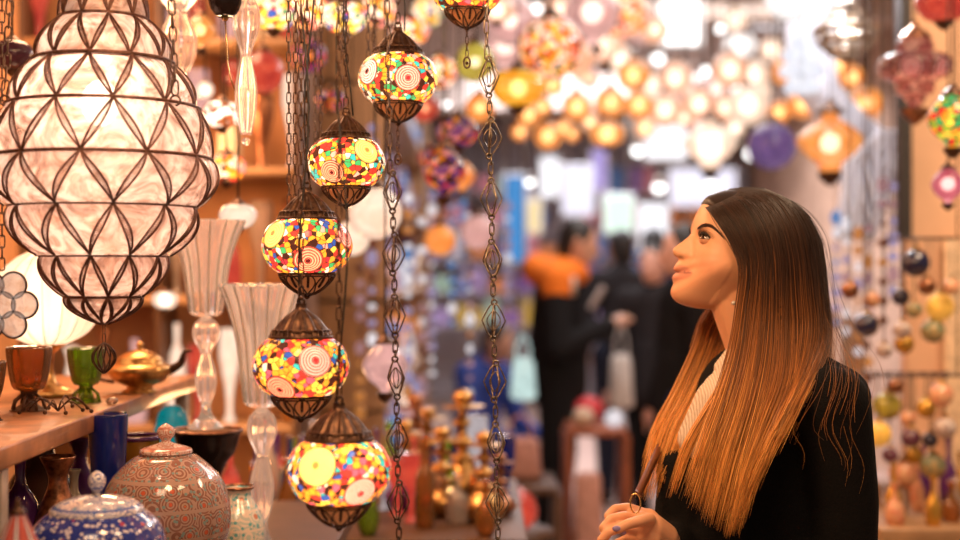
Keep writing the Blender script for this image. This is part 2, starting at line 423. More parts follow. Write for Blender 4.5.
def mosaic_lantern(px, py, Y, R, seed, meds, pal, label, power=.16, tassel=0, es=.62, top=CEIL, glow=True):
    c = P(px, py, Y); rt = thing('mosaic_lantern', c, label, 'lantern', 'mosaic lanterns hanging in front of the stall')
    MB().lathe_open(gprof(R), 72, smooth=4).build('mosaic_globe', mosaic_mat('mosaic_glass', seed, meds, pal, es), rt)
    cp = dome(R, MB()); cp.torus((0,0,R*.60), R*.63, R*.035, n=40); cp.torus((0,0,R*.74), R*.58, R*.022, n=40)
    for k in range(30):
        a = 2*PI*k/30; cp.tube([(R*.585*math.cos(a), R*.585*math.sin(a), R*.74), (R*.635*math.cos(a), R*.635*math.sin(a), R*.60), (R*.645*math.cos(a), R*.645*math.sin(a), R*.55)], R*.02, 5)
    cp.torus((0,0,R*1.33), R*.07, R*.022, 'y', 14); cp.build('pierced_cap', bronze, rt)
    cb = cup_wires(R, MB()); cb.build('openwork_cup', bronze, rt)
    MB().lathe_open([(R*.50, -R*.60), (R*.48, -R*.68), (R*.38, -R*.86), (R*.18, -R*1.0), (0, -R*1.04)], 32, smooth=2).build('cup_lining', mat('amber_lining', (.75,.30,.10), .5, .5, emit=(1,.35,.12), es=.12), rt)  # weak emission in the lining stands in for lamp light inside the cup
    MB().ball((0,0,R*.05), R*.16, 12, 8, (1,1,1.3)).build('bulb', bulb_mat('warm_bulb', (1,.75,.5), 6), rt)
    if glow: point('mosaic_lamp_light', (-R*.04, -R*.30, R*.08), power, (1,.72,.45), .012, rt)
    ch = MB().chain((0,0,R*1.38), (0,0,top-c.z), .011, .0042, .0012); ch.build('chain', bronze, rt)
    w = []; 
    for i in range(30):
        t = i/29; z = R*1.2+(top-c.z-R*1.2)*t; w.append((.009*math.sin(t*23+seed)+.004, .006*math.cos(t*19), z))
    MB().tube(w, .0016, 5).build('cord', cordm, rt)
    if tassel:
        z0 = -R*1.13; ta = MB().chain((0,0,z0), (0,0,z0-tassel), .007, .0028, .0009)
        ta.torus((0,0,z0-tassel-.010), .006, .0018, 'y', 14, sy=1.7); ta.ball((0,0,z0-tassel-.011), .0035, 8, 6); ta.build('tassel', bronze, rt)
    return rt
pal1 = [WH, OR, YE, DK, TE, YE, RE, OR, GR, WH, DK, OR, PK, RE]
pal2 = [OR, RE, YE, DK, (.75,.10,.16), TE, OR, OR, DK, YE, BL, OR, WH, RE, DK, YE]
pal3 = [PK, OR, RE, DK, YE, OR, GR, OR, WH, RE, DK, BL, YE, (.4,.03,.05)]
mosaic_lantern(398, 79, 2.50, .0755, 1, [((-.72,-.68,.10), 0.35, *WHT, 105), ((.30,-.92,-.10), 0.35, *PNK, 105), ((.98,-.12,.18), 0.39, *YEL, 105), ((0,1,0), 0.38, *WHT, 92)], pal1, 'highest full mosaic lantern with teal and orange tiles, white ringed rosette and short tassel', tassel=.055, power=0.17)
mosaic_lantern(346, 163, 2.40, .0715, 2, [((.62,-.75,.28), 0.36, *YEL, 105), ((-.28,-.92,-.32), 0.32, *REDM, 105), ((-.9,.3,.1), 0.38, *WHT, 92)], pal1, 'mosaic lantern with yellow rosette and red centre dot, second down the cascade', power=0.17)
mosaic_lantern(307, 246, 2.25, .077, 3, [((-.68,-.70,.28), 0.35, *YEL, 105), ((.15,-.95,-.36), 0.35, *REDM, 105), ((.92,-.36,.22), 0.29, *PNK, 105)], pal3, 'mosaic lantern with side yellow rosette and red rosette facing out, middle of the cascade', power=0.18)
mosaic_lantern(301, 366, 2.12, .0775, 4, [((.42,-.90,.18), 0.36, *PNK, 105), ((-.36,-.86,-.48), 0.35, *REDM, 105), ((-.9,.4,.3), 0.38, *YEL, 92)], pal2, 'mosaic lantern of black, yellow and orange tiles with pink and scarlet rosettes, fourth down', power=0.15)
mosaic_lantern(339, 470, 2.00, .079, 5, [((-.34,-.90,.22), 0.41, *YEL, 105), ((.52,-.82,-.36), 0.35, *PNK, 105), ((1,.2,.3), 0.38, *REDM, 92)], pal2, 'lowest mosaic lantern with pale yellow rosette, hanging nearest the bottom edge', power=0.25)
mosaic_lantern(467, -12, 2.45, .068, 6, [((-.15,-.93,-.22), 0.35, *WHT, 105), ((.9,-.3,.1), 0.38, *REDM, 92)], pal2, 'mosaic lantern cut by the top edge, its bronze openwork cup and thin pendant hanging down', tassel=.05, power=0.17)

# small dark-cupped lantern whose underside shows at the top
c = P(225, -4, 2.2); rt = thing('cupped_lantern', c, 'dark bronze cup lantern underside with a long thin pull chain at the top edge', 'lantern')
MB().lathe([(.014,-.034), (.024,-.022), (.029,-.004), (.030,.006)], 32, smooth=2).build('cup', mat('black_bronze', (.03,.02,.02), .2, .7), rt)
m_ = MB()
for k in range(30): a = 2*PI*k/30; m_.tube([(.032*math.cos(a), .032*math.sin(a), .004), (.033*math.cos(a), .033*math.sin(a), .02)], .0015, 5)
m_.torus((0,0,.004), .032, .0018); m_.torus((0,0,.021), .033, .0018); m_.build('fringe', bronze, rt)
MB().lathe([(.033,.02), (.06,.045), (.065,.07), (.05,.10), (.02,.12), (.004,.15)], 40, smooth=3).build('mosaic_globe', mosaic_mat('mosaic_glass_dim', 8, [], pal3, .4), rt)
MB().chain((0,0,.15), (0,0,CEIL-c.z), .011, .004, .0012).build('chain', bronze, rt)
m_ = MB(); m_.ball((0,0,-.036), .006); m_.tube([(0,0,-.036), (.003,0,-.08), (.004,0,-.11), (.009,0,-.135), (.016,0,-.155)], .0012, 5); m_.build('pull_chain', brass, rt)

# ---------------------------------------------------------------- long ornamental chains of filigree links
def filigree(mb, zc, h, w, r, ax):
    ca, sa = math.cos(ax), math.sin(ax)
    for k in range(4):
        a = ax+PI/4+k*PI/2
        pts = []
        for i in range(13):
            t = i/12; rr = w*(1-abs(2*t-1))**.72*.95+.002; pts.append((rr*math.cos(a), rr*math.sin(a), zc+h*(.5-t)))
        mb.tube(pts, r, 5)
        pts = []
        for i in range(13):
            t = i/12; rr = w*.55*math.sin(PI*t)+.001; pts.append((rr*math.cos(a+.3), rr*math.sin(a+.3), zc+h*.32*(.5-t)*2*.9))
        mb.tube(pts, r*.7, 4)
    mb.torus((0,0,zc+h*.5+.001), .0045, r*1.2, 'y', 12); mb.torus((0,0,zc-h*.5-.001), .0045, r*1.2, 'y', 12)
def ornate_chain(px0, px1, ytop, ybot, Y, period, phase, label, mt, w=.0185):
    a = P(px0, ytop, Y); b = P(px1, ybot, Y); rt = thing('ornamental_chain', (a.x, Y, a.z), label, 'chain', 'long ornamental chains')
    z = -phase; sway = (b.x-a.x)/(a.z-b.z); k = 0
    while z > -(a.z-b.z):
        m = MB(); filigree(m, 0, .058, w, .0013, k*.5+.2); o = m.build('filigree_link', mt, rt); o.location = (-z*sway, .002*math.sin(k*2), z)
        o.rotation_euler = (.03*math.sin(k*3), .06*math.sin(k*1.7), 0)
        m = MB(); L = period-.058-.010
        m.link((0,0,0), L*.5*.62, .0042, .0013, .5); m.link((0,0,L*.36), .006, .0034, .0011, 2.0); m.link((0,0,-L*.36), .006, .0034, .0011, 2.0)
        o = m.build('connecting_link', mt, rt); o.location = (-(z-period/2)*sway, .002*math.sin(k*2), z-period/2)
        z -= period; k += 1
    MB().chain((0,0,-phase+.03), (-sway*(CEIL-a.z), 0, CEIL-a.z), .012, .004, .0013).build('chain', mt, rt)
ornate_chain(390, 401, 60, 640, 2.12, .0985, .21, 'ornamental filigree chain hanging just beside the mosaic lanterns', ironc, .0165)
ornate_chain(487, 500, -20, 640, 2.20, .1005, .16, 'ornamental filigree chain hanging apart from all lanterns, nearest the woman', mat('greenish_bronze', (.30,.24,.17), .4, .85, scale=120, col2=(.10,.08,.06)))
ornate_chain(341, 345, -60, 60, 2.55, .09, .0, 'short ornamental chain ending above the second mosaic lantern', ironc, .010)
def twin_chain(px, pyb, Y, label, n=2, sp=.010):
    b = P(px, pyb, Y); rt = thing('hanging_chain', b, label, 'chain', 'plain chains of the cascade')
    for k in range(n):
        m = MB(); m.chain((k*sp-.005, 0, 0), (k*sp*2.2-.01, .01*k, CEIL-b.z), .010, .0036, .0011); m.build('chain', ironc if k == 0 else bronze, rt)
    m = MB(); m.torus((0,0,-.004), .008, .0016, 'y', 14); m.build('hook', bronze, rt)
twin_chain(292, 205, 2.3, 'pair of thin chains ending at the middle mosaic lantern')
twin_chain(318, 140, 2.6, 'pair of thin chains ending behind the second mosaic lantern')
0 and twin_chain(287, 230, 2.62, 'dark pair of chains hanging behind the cascade', 2, .014)
twin_chain(371, 95, 2.6, 'thin chains hanging between the two upper mosaic lanterns', 2)
# small chain tail hanging at the base of the beside chain

# ---------------------------------------------------------------- shelf, posts, table of the stall
sh = MB().box((-1.30,1.55,1.205), (-.70,3.30,1.24), .004).build('display_shelf', wood); tag(sh, 'orange wooden shelf board carrying coloured glasses beneath the big lantern', 'shelf')
for Yp, lb in ((1.98, 'pale square post holding up the near end of the shelf'), (3.22, 'slim post at the far end of the shelf beside the dark bowl')):
    o = MB().box((-.735,Yp-.015,0), (-.705,Yp+.015,1.205), .002).build('shelf_post', mat('pale_metal', (.60,.52,.44), .35, .5)); tag(o, lb, 'post', 'posts of the display shelf')
for Yp in (1.98, 3.22):
    o = MB().box((-1.29,Yp-.015,0), (-1.26,Yp+.015,1.205), .002).build('shelf_post', MC['pale_metal']); tag(o, 'rear post holding the shelf at the wall, '+('near end' if Yp < 2.5 else 'far end'), 'post', 'posts of the display shelf')
rt = thing('display_table', (-.8,2.6,0), 'low brown wooden table holding the painted jars beneath the shelf', 'table')
MB().box((-.66,-.98,.895), (.50,.70,.93), .004).build('tabletop', darkwood, rt)
for x in (-.60,.44):
    for y in (-.92,.64): MB().box((x-.025,y-.025,0), (x+.025,y+.025,.895), .004).build('leg', darkwood, rt)
TZ = .93

def lathed(name, label, cat, loc, prof, m, group=None, seg=36, flute=(0,0), smooth=3, parts=(), rz=0):
    if not parts:
        o = MB().lathe(prof, seg, flute=flute, smooth=smooth).build(name, m); o.location = loc; o.rotation_euler[2] = rz; return tag(o, label, cat, group)
    rt = thing(name, loc, label, cat, group, rz); MB().lathe(prof, seg, flute=flute, smooth=smooth).build('body', m, rt)
    for pn, pp, pm in parts: MB().lathe(pp, seg, smooth=smooth).build(pn, pm, rt)
    return rt

# glasses on the shelf
SZ = 1.24
amber = glass('amber_glass', (1,.50,.14), .72); green = glass('green_glass', (.60,.90,.10), .72); cobalt = glass('cobalt_glass', (.02,.06,.55), .25)
tealg = glass('teal_glass', (.02,.50,.55), .3); purple = glass('purple_glass', (.30,.08,.45), .3); clearg = glass('clear_glass', (.95,.85,.78), .6, col2=(.8,.65,.55))
gob = lambda R, H: [(R*.05,H*.30), (R*.62,H*.34), (R*.82,H*.5), (R*.95,H*.8), (R,H), (R*.94,H), (R*.86,H*.8), (R*.74,H*.5), (R*.5,H*.39), (0,H*.37)]
def goblet(px, Y, R, H, m, base, label, fl=(12,.03)):
    c = P(px, 270, Y); c.z = SZ; rt = thing('glass_cup', c, label, 'glass', 'glass cups on the shelf')
    MB().lathe(gob(R, H), 48, flute=fl, smooth=2).build('bowl', m, rt)
    b = MB().lathe([(0,0), (R*.8,0), (R*.78,H*.02), (R*.35,H*.1), (R*.22,H*.2), (R*.4,H*.31), (0,H*.33)], 32, smooth=2)
    for k in range(8):
        a = 2*PI*k/8; b.tube([(R*.3*math.cos(a), R*.3*math.sin(a), H*.26), (R*.65*math.cos(a), R*.65*math.sin(a), H*.16), (R*.75*math.cos(a), R*.75*math.sin(a), 0.002)], .003, 5)
    b.build('foot', base, rt)
goblet(29, 2.47, .041, .115, amber, darkwood, 'ribbed amber glass cup on a dark foot, standing on the orange shelf')
goblet(86, 2.62, .036, .105, green, green, 'yellow-green glass cup on a footed base beside the amber cup')
goblet(-18, 2.3, .04, .10, amber, bronze, 'amber cup at the near end of the shelf, cut by the frame')
c = P(140,270,2.84); c.z = SZ
rt = thing('brass_sugar_bowl', c, 'brass lidded bowl with a bird-like spout on the far end of the shelf', 'bowl')
MB().lathe([(0,0), (.04,0), (.025,.012), (.05,.022), (.068,.042), (.065,.055), (.05,.062)], 36, smooth=2).build('body', brass, rt)
MB().lathe([(.05,.062), (.045,.075), (.02,.088), (.006,.092), (.009,.102), (0,.108)], 36, smooth=2).build('lid', brass, rt)
MB().tube(cromv([(.06,0,.045), (.085,0,.06), (.095,0,.085), (.112,0,.088)], 5), .008, 8, rads=[.011-.0006*i for i in range(16)]).build('spout', bronze, rt)
MB().tube(cromv([(-.06,0,.05), (-.09,0,.06), (-.088,0,.03), (-.055,0,.022)], 5), .004, 6).build('handle', bronze, rt)
c = P(112,270,2.58); c.z = SZ
o = MB().ball((0,0,.007), .012, 14, 8, (1,1,.6)).build('glass_pebble', clearg); o.location = c; tag(o, 'small clear glass pebble lying at the shelf edge under the finial', 'ornament')
# wire leaf ornament on the shelf
c = P(58,270,2.42); c.z = SZ; m_ = MB()
for k in range(9):
    a = k*.75; L = .045+.012*(k % 3)
    m_.tube(cromv([(0,0,.004), (L*.5*math.cos(a), L*.5*math.sin(a), .022+.004*(k%3)), (L*math.cos(a), L*math.sin(a), .006)], 4), .0014, 5); m_.ball((L*math.cos(a), L*math.sin(a), .006), .004, 8, 6)
o = m_.build('wire_flower', bronze); o.location = c; tag(o, 'sprawling dark wire ornament lying between the amber and green cups', 'ornament')

# lit white fluted lamps behind the big lantern
def melon_lamp(px, py, Y, R, label, col=(1,.86,.70), es=1.5, H=1.0, base=SZ):
    c = P(px, py, Y); rt = thing('melon_lamp', (c.x, c.y, base), label, 'lamp'); z0 = c.z-base
    MB().lathe_open([(R*.3,z0-R*.88*H), (R*.75,z0-R*.62*H), (R,z0-.05*R), (R*.93,z0+R*.42*H), (R*.6,z0+R*.8*H), (R*.28,z0+R*.98*H)], 96, flute=(16,.055), smooth=5).build('shade', litshade('milk_glass', (1,.84,.70), .12), rt)
    for k in range(16):
        a = 2*PI*(k+.5)/16; MB().tube(cromv([(r*R*.95*math.cos(a), r*R*.95*math.sin(a), z0+z*R) for r,z in ((.28,-.88),(.72,-.62),(.955,-.05),(.89,.42),(.57,.8),(.27,.98))], 4), .0013, 4).build('rib', copper, rt)
    MB().lathe([(0,0), (R*.55,0), (R*.5,.012), (R*.16,.03), (R*.12,z0-R*1.05*H), (R*.34,z0-R*.9*H), (R*.32,z0-R*.85*H)], 32, smooth=2).build('stand', brass, rt)
    MB().ball((0,0,z0), R*.22, 12, 8).build('bulb', bulb_mat('warm_bulb_bright', (1,.80,.58), 5), rt)
    point('melon_lamp_light', (0,-R*.3,z0), .85, (1,.74,.52), .05, rt)
melon_lamp(48, 300, 2.75, .105, 'glowing ribbed white melon lamp standing on the shelf behind the big lantern')
# glass rosette
c = P(2, 305, 2.45); rt = thing('glass_rosette', c, 'hanging rosette of clear glass discs in dark rings at the frame edge', 'ornament')
for k in range(7):
    a = 2*PI*k/6; p = (0,0,0) if k == 6 else (.042*math.cos(a), 0, .042*math.sin(a)); rr = .024
    MB().ball(p, rr, 20, 10, (1,.35,1)).build('glass_disc', litglass('disc_glass', (1,.74,.60), .42, .5, (.7,.4,.28), 45), rt)  # discs hold no lamp; emission is put in to brighten them
    MB().torus(p, rr, .0022, 'y', 28).build('ring', bronze, rt)
MB().chain((0,0,.065), (0,0,CEIL-c.z), .012, .005, .0015).build('chain', ironc, rt)

# painted jars on the table
def painted(name, base, c1, c2, c3, sc=26, bands=30):
    t = NT(name); co = t.obj(); v = t.n('TexVoronoi', {'Vector': co, 'Scale': sc, 'Randomness': .55}, feature='F1')
    pet = t.n('TexVoronoi', {'Vector': co, 'Scale': sc*3.1, 'Randomness': .9}, feature='F1')
    z = t.n('SeparateXYZ', {0: co}).outputs[2]; w = t.math('SINE', t.math('MULTIPLY', z, bands*6.0))
    rings = t.math('SINE', t.math('MULTIPLY', v.outputs[0], 34.0))
    a = t.mixc(t.math('GREATER_THAN', rings, .1), base, c1)
    a = t.mixc(t.math('LESS_THAN', pet.outputs[0], .34), a, c2)
    a = t.mixc(t.math('LESS_THAN', v.outputs[0], .16), a, c3)
    a = t.mixc(t.math('GREATER_THAN', w, .93), a, c1)
    return t.done(t.n('BsdfPrincipled', {'Base Color': a, 'Roughness': .12, 'Coat Weight': .6}))
c = P(97,270,2.0); c.z = TZ
rt = thing('ginger_jar', c, 'blue and white flowered ceramic jar with a domed lid and knob', 'jar')
bw = painted('blue_flower_glaze', (.02,.03,.24), (.03,.06,.34), (.80,.76,.84), (.45,.06,.10), 42)
ww = painted('white_flower_glaze', (.80,.74,.74), (.10,.16,.45), (.82,.78,.78), (.15,.35,.55), 48, 40)
MB().lathe([(0,0), (.055,0), (.07,.02), (.10,.075), (.104,.12), (.092,.160), (.067,.182)], 64, smooth=4).build('body', bw, rt)
MB().lathe([(.069,.181), (.067,.187), (.05,.197), (.025,.203), (.010,.205)], 56, smooth=3).build('lid', ww, rt)
MB().lathe([(.006,.203), (.005,.209), (.011,.217), (.013,.227), (.009,.236), (0,.242)], 24, smooth=3).build('knob', ww, rt)
rt.location.z = 1.5-(470-270)*2.0/F-.242
st = MB().lathe([(0,0), (.05,0), (.05,rt.location.z-TZ)], 24).build('jar_stand', darkwood); st.location = (c.x, c.y, TZ); tag(st, 'round wooden riser beneath the blue and white jar', 'stand')
c = P(166,270,2.38); c.z = TZ
zt = 1.5-(452-270)*2.38/F; Hh = zt-TZ
rt = thing('temple_jar', c, 'large round jar painted in red, grey and green medallions behind the blue jar', 'jar')
MB().lathe([(0,0), (.06,0), (.085,Hh*.12), (.112,Hh*.40), (.114,Hh*.60), (.098,Hh*.80), (.062,Hh*.95), (.045,Hh*.98), (.047,Hh)], 72, smooth=4).build('body', painted('medallion_glaze', (.28,.13,.10), (.46,.30,.25), (.22,.32,.32), (.60,.12,.06), 38, 22), rt)
MB().lathe([(.046,Hh), (.044,Hh+.006), (.02,Hh+.014), (.008,Hh+.02), (.016,Hh+.032), (.013,Hh+.044), (0,Hh+.052)], 36, smooth=3).build('lid', painted('lid_glaze', (.70,.52,.46), (.5,.2,.15), (.72,.60,.55), (.4,.5,.5), 50), rt)
c = P(238,270,2.55); c.z = TZ
rt = thing('painted_vase', c, 'pale turquoise painted vase behind the round medallion jar', 'vase')
MB().lathe([(0,0), (.04,0), (.045,.02), (.052,.05), (.050,.09), (.036,.12), (.024,.14), (.030,.155), (.027,.155), (.022,.14), (.02,.12)], 48, smooth=3).build('body', painted('turquoise_glaze', (.55,.62,.58), (.85,.72,.62), (.15,.45,.50), (.65,.25,.15), 30), rt)
MB().torus((0,0,.155), .029, .003).build('rim', copper, rt)
c = P(18,515,1.75)
rt = thing('striped_bottle', (c.x, c.y, TZ), 'little dark striped glass bottle with pointed stopper near the lower frame corner', 'bottle'); zz = 1.5-(514-270)*1.75/F-TZ
t = NT('striped_glass'); x = t.n('SeparateXYZ', {0: t.obj()}).outputs; an = t.math('ARCTAN2', x[0], x[1]); sw = t.math('SINE', t.math('MULTIPLY', an, 7.0))
str_m = t.done(t.n('BsdfPrincipled', {'Base Color': t.ramp(sw, [(.0, (.55,.12,.10)), (.4, (.04,.02,.08)), (.8, (.75,.70,.75))], 'CONSTANT'), 'Roughness': .1}))
MB().lathe([(0,0), (.03,0), (.032,.05), (.030,zz-.06), (.022,zz-.03), (.012,zz-.008), (.009,zz)], 28, smooth=3).build('body', str_m, rt)
MB().lathe([(.009,zz), (.011,zz+.003), (.006,zz+.008), (.003,zz+.018), (0,zz+.022)], 20, smooth=2).build('stopper', bronze, rt)
o = MB().lathe([(0,0), (.005,0)], 8)

# things standing on the table below the shelf
def vase(px, pyt, Y, R, m, label, shape=0, name='glass_vase', cat='vase', grp='vases beneath the shelf', z=TZ):
    c = P(px, pyt, Y); H = c.z-z
    sh = {0: [(0,0), (.6,0), (.7,.05), (1,.30), (.95,.55), (.45,.78), (.40,.88), (.7,1), (.64,1), (.34,.88)],
          1: [(0,0), (.75,0), (.9,.1), (.8,.5), (.95,.85), (1,1), (.93,1), (.72,.5)],
          2: [(0,0), (.45,0), (.3,.06), (.5,.15), (1,.45), (.8,.68), (.3,.80), (.26,.93), (.42,1), (.36,1)]}[shape]
    return lathed(name, label, cat, (c.x, Y, z), [(r*R, t*H) for r, t in sh], m, grp)
vase(108, 420, 2.45, .036, cobalt, 'tall cobalt blue glass vase under the shelf', 1)
vase(80, 440, 2.75, .035, purple, 'purple glass vase standing in shadow beside the cobalt one', 0)
lathed('faceted_vase', 'bright turquoise faceted glass vase behind the round jar', 'vase', (P(172,0,2.9).x, 2.9, TZ), [(0,0), (.028,0), (.024,.03), (.028,.10), (.036,.17), (.040,.22), (.030,.26), (.016,.275)], litglass('turquoise_glow', (.0,.42,.45), .45, .25), seg=12, smooth=1)  # a vase without a lamp; its brightness is emission in the glass
vase(40, 428, 2.55, .07, glass('smoky_glass', (.30,.17,.12), .3), 'fat smoky glass jug under the shelf near the pale post', 0)
vase(58, 458, 2.3, .042, copper, 'small copper pot glinting under the shelf', 0)
vase(20, 455, 2.3, .035, purple, 'plum glass bottle next to the pale post', 2)
vase(74, 470, 2.45, .03, mat('ivory_glaze', (.75,.62,.45), .15, coat=.5), 'small ivory vase beside the copper pot', 2)
c = P(137,270,2.6); rt = thing('glass_bowl', (c.x, c.y, TZ), 'amber glass bowl with a purple rim under the shelf end', 'bowl')
H = 1.5-(437-270)*2.6/F-TZ
MB().lathe([(0,0), (.03,0), (.02,.03), (.022,H-.09), (.040,H-.05), (.044,H), (.041,H), (.037,H-.05), (0,H-.07)], 36, smooth=3).build('bowl', glass('yellow_glass', (.75,.45,.04), .4), rt)
MB().torus((0,0,H), .043, .005, n=36).build('rim', purple, rt)
# dark bowl on stand carrying the tall fluted vase
c = P(207,430,2.75); z = c.z
rt = thing('pedestal_bowl', (c.x, c.y, TZ), 'dark bronze pedestal bowl with flat rim under the tall fluted glass', 'bowl'); H = z-TZ
MB().lathe([(0,0), (.04,0), (.038,.01), (.025,.03), (.03,H-.09), (.055,H-.05), (.068,H-.008), (.072,H-.004), (.072,H), (.03,H-.004), (0,H-.004)], 40, smooth=2).build('bowl', mat('black_bronze', (.03,.02,.02), .2, .7), rt)
MB().torus((0,0,H), .071, .003, n=40).build('rim', copper, rt)
t = NT('fluted_glass'); gb = t.n('BsdfGlass', {0: (1,.93,.88,1), 'Roughness': .03, 'IOR': 1.42}); tl = t.n('BsdfTranslucent', {0: (1,.80,.66,1)}); em = t.n('Emission', {0: (1,.72,.52,1), 1: .07})
flutem = t.done(t.n('AddShader', {0: t.n('MixShader', {0: .05, 1: gb.outputs[0], 2: tl.outputs[0]}).outputs[0], 1: em.outputs[0]})); flutem.cycles.emission_sampling = 'NONE'
t = NT('ridge_highlight'); highlightm = t.done(t.n('MixShader', {0: .5, 1: t.n('BsdfDiffuse', {0: (1,.93,.86,1)}).outputs[0], 2: t.n('BsdfTranslucent', {0: (1,.93,.86,1)}).outputs[0]}))  # pale tubes standing in for highlights along the flutes
def torch(px, ytop, ybot, Y, Rpx, label, hang=False, zb=None):
    b = P(px, ybot, Y); H = (ybot-ytop)*Y/F; R = Rpx*Y/F
    rt = thing('fluted_glass_vase' if not hang else 'fluted_glass_pendant', b, label, 'vase' if not hang else 'lamp')
    MB().lathe_open([(R*.10,H*.54), (R*.42,H*.56), (R*.50,H*.66), (R*.62,H*.80), (R*.85,H*.93), (R*1.05,H), (R*1.0,H*1.0), (R*.80,H*.93), (R*.57,H*.80), (R*.45,H*.66)], 150, flute=(15,.15), smooth=4).build('trumpet', flutem, rt)
    MB().lathe([(R*.12,H*.54), (R*.34,H*.50), (R*.36,H*.44), (R*.16,H*.37), (R*.17,H*.34), (R*.30,H*.26), (R*.26,H*.18), (R*.14,H*.12)], 120, flute=(12,.11), smooth=4).build('stem', flutem, rt)
    rg = MB()
    for k in range(15):
        a = 2*PI*k/15; rg.tube(cromv([(r*R*1.13*math.cos(a), r*R*1.13*math.sin(a), z*H) for r,z in ((.44,.565),(.52,.66),(.63,.80),(.86,.93),(1.05,1.0))], 5), .0019, 5)
    rg.build('ridge_highlights', highlightm, rt)
    if not hang: MB().lathe([(R*.14,H*.12), (R*.2,H*.06), (R*.5,H*.01), (R*.52,0), (0,0)], 48, smooth=2).build('foot', flutem, rt)
    else: MB().tube([(0,0,H*.6), (0,0,CEIL-b.z)], .004, 6).build('rod', bronze, rt); MB().ball((0,0,H*.10), R*.12).build('drop', flutem, rt)
    return rt
torch(206, 222, 428, 2.75, 33, 'tall fluted clear glass vase with trumpet mouth rising from the dark bowl')
rt = torch(262, 286, 540, 2.7, 36, 'fluted glass vase just behind the fourth mosaic lantern')
rt.location.z = TZ+.0; rt.scale[2] = (1.5-(286-270)*2.7/F-TZ)/((540-286)*2.7/F)
torch(178, -150, 105, 2.75, 58, 'wide fluted glass trumpet pendant behind the big lantern chain', True)
torch(246, -160, 175, 2.48, 34, 'slender fluted glass pendant with a round knob beside the dark cup lantern', True)
# ---------------------------------------------------------------- lanterns further back
warmb = bulb_mat('bulb_amber', (1,.66,.32), 6.5); whiteb = bulb_mat('bulb_white', (1,.82,.68), 5)
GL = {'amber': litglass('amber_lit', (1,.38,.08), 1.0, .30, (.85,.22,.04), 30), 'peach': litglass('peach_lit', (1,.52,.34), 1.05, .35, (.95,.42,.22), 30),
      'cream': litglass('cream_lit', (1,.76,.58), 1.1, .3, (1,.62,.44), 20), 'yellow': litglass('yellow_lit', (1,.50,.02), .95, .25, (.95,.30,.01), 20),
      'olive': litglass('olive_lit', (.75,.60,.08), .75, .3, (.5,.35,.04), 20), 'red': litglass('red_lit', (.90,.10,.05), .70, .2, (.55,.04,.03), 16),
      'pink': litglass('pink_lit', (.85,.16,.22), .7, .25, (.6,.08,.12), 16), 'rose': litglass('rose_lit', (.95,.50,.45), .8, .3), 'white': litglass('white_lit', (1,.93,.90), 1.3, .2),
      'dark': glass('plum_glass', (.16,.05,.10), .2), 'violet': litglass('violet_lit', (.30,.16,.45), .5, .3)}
def mo(seed, pal, es): return mosaic_mat('far_mosaic', seed, [], pal, es, 60, .15)
GL['mosaic_a'] = mo(11, [OR, RE, WH, YE, DK, OR, PK, WH], .9); GL['mosaic_b'] = mo(12, [(.25,.08,.25), RE, DK, OR, (.12,.06,.3), PK, DK], .55)
GL['mosaic_c'] = mo(13, [YE, WH, GR, BL, WH, RE, YE, WH], 1.0); GL['mosaic_d'] = mo(14, [GR, YE, RE, OR, GR, (.3,.5,.05)], .8); GL['pierced'] = mo(15, [WH, (1,.9,.75), (.3,.08,.03), WH, (.2,.06,.02)], 1.3)
SHP = {'globe': [(.25,.95), (.60,.80), (.92,.40), (1,0), (.92,-.40), (.60,-.80), (.2,-.98)],
       'onion': [(.22,.95), (.30,.72), (.65,.50), (1.0,.15), (.98,-.05), (.62,-.45), (.38,-.62), (.30,-.85), (.08,-.98)],
       'drop': [(.2,.95), (.5,.75), (.85,.3), (.95,-.1), (.7,-.6), (.35,-.9), (.06,-1.25)],
       'oblate': [(.3,.62), (.7,.55), (.97,.2), (.98,-.1), (.7,-.5), (.35,-.66)],
       'tiered': [(.2,.95), (.45,.85), (.5,.6), (.45,.55), (.9,.4), (1,.1), (.85,-.15), (.55,-.25), (.5,-.55), (.3,-.7), (.08,-1.1)],
       'star': [(.15,1.0), (.6,.6), (1.0,.0), (.6,-.6), (.1,-1.1)]}
HUNG = []
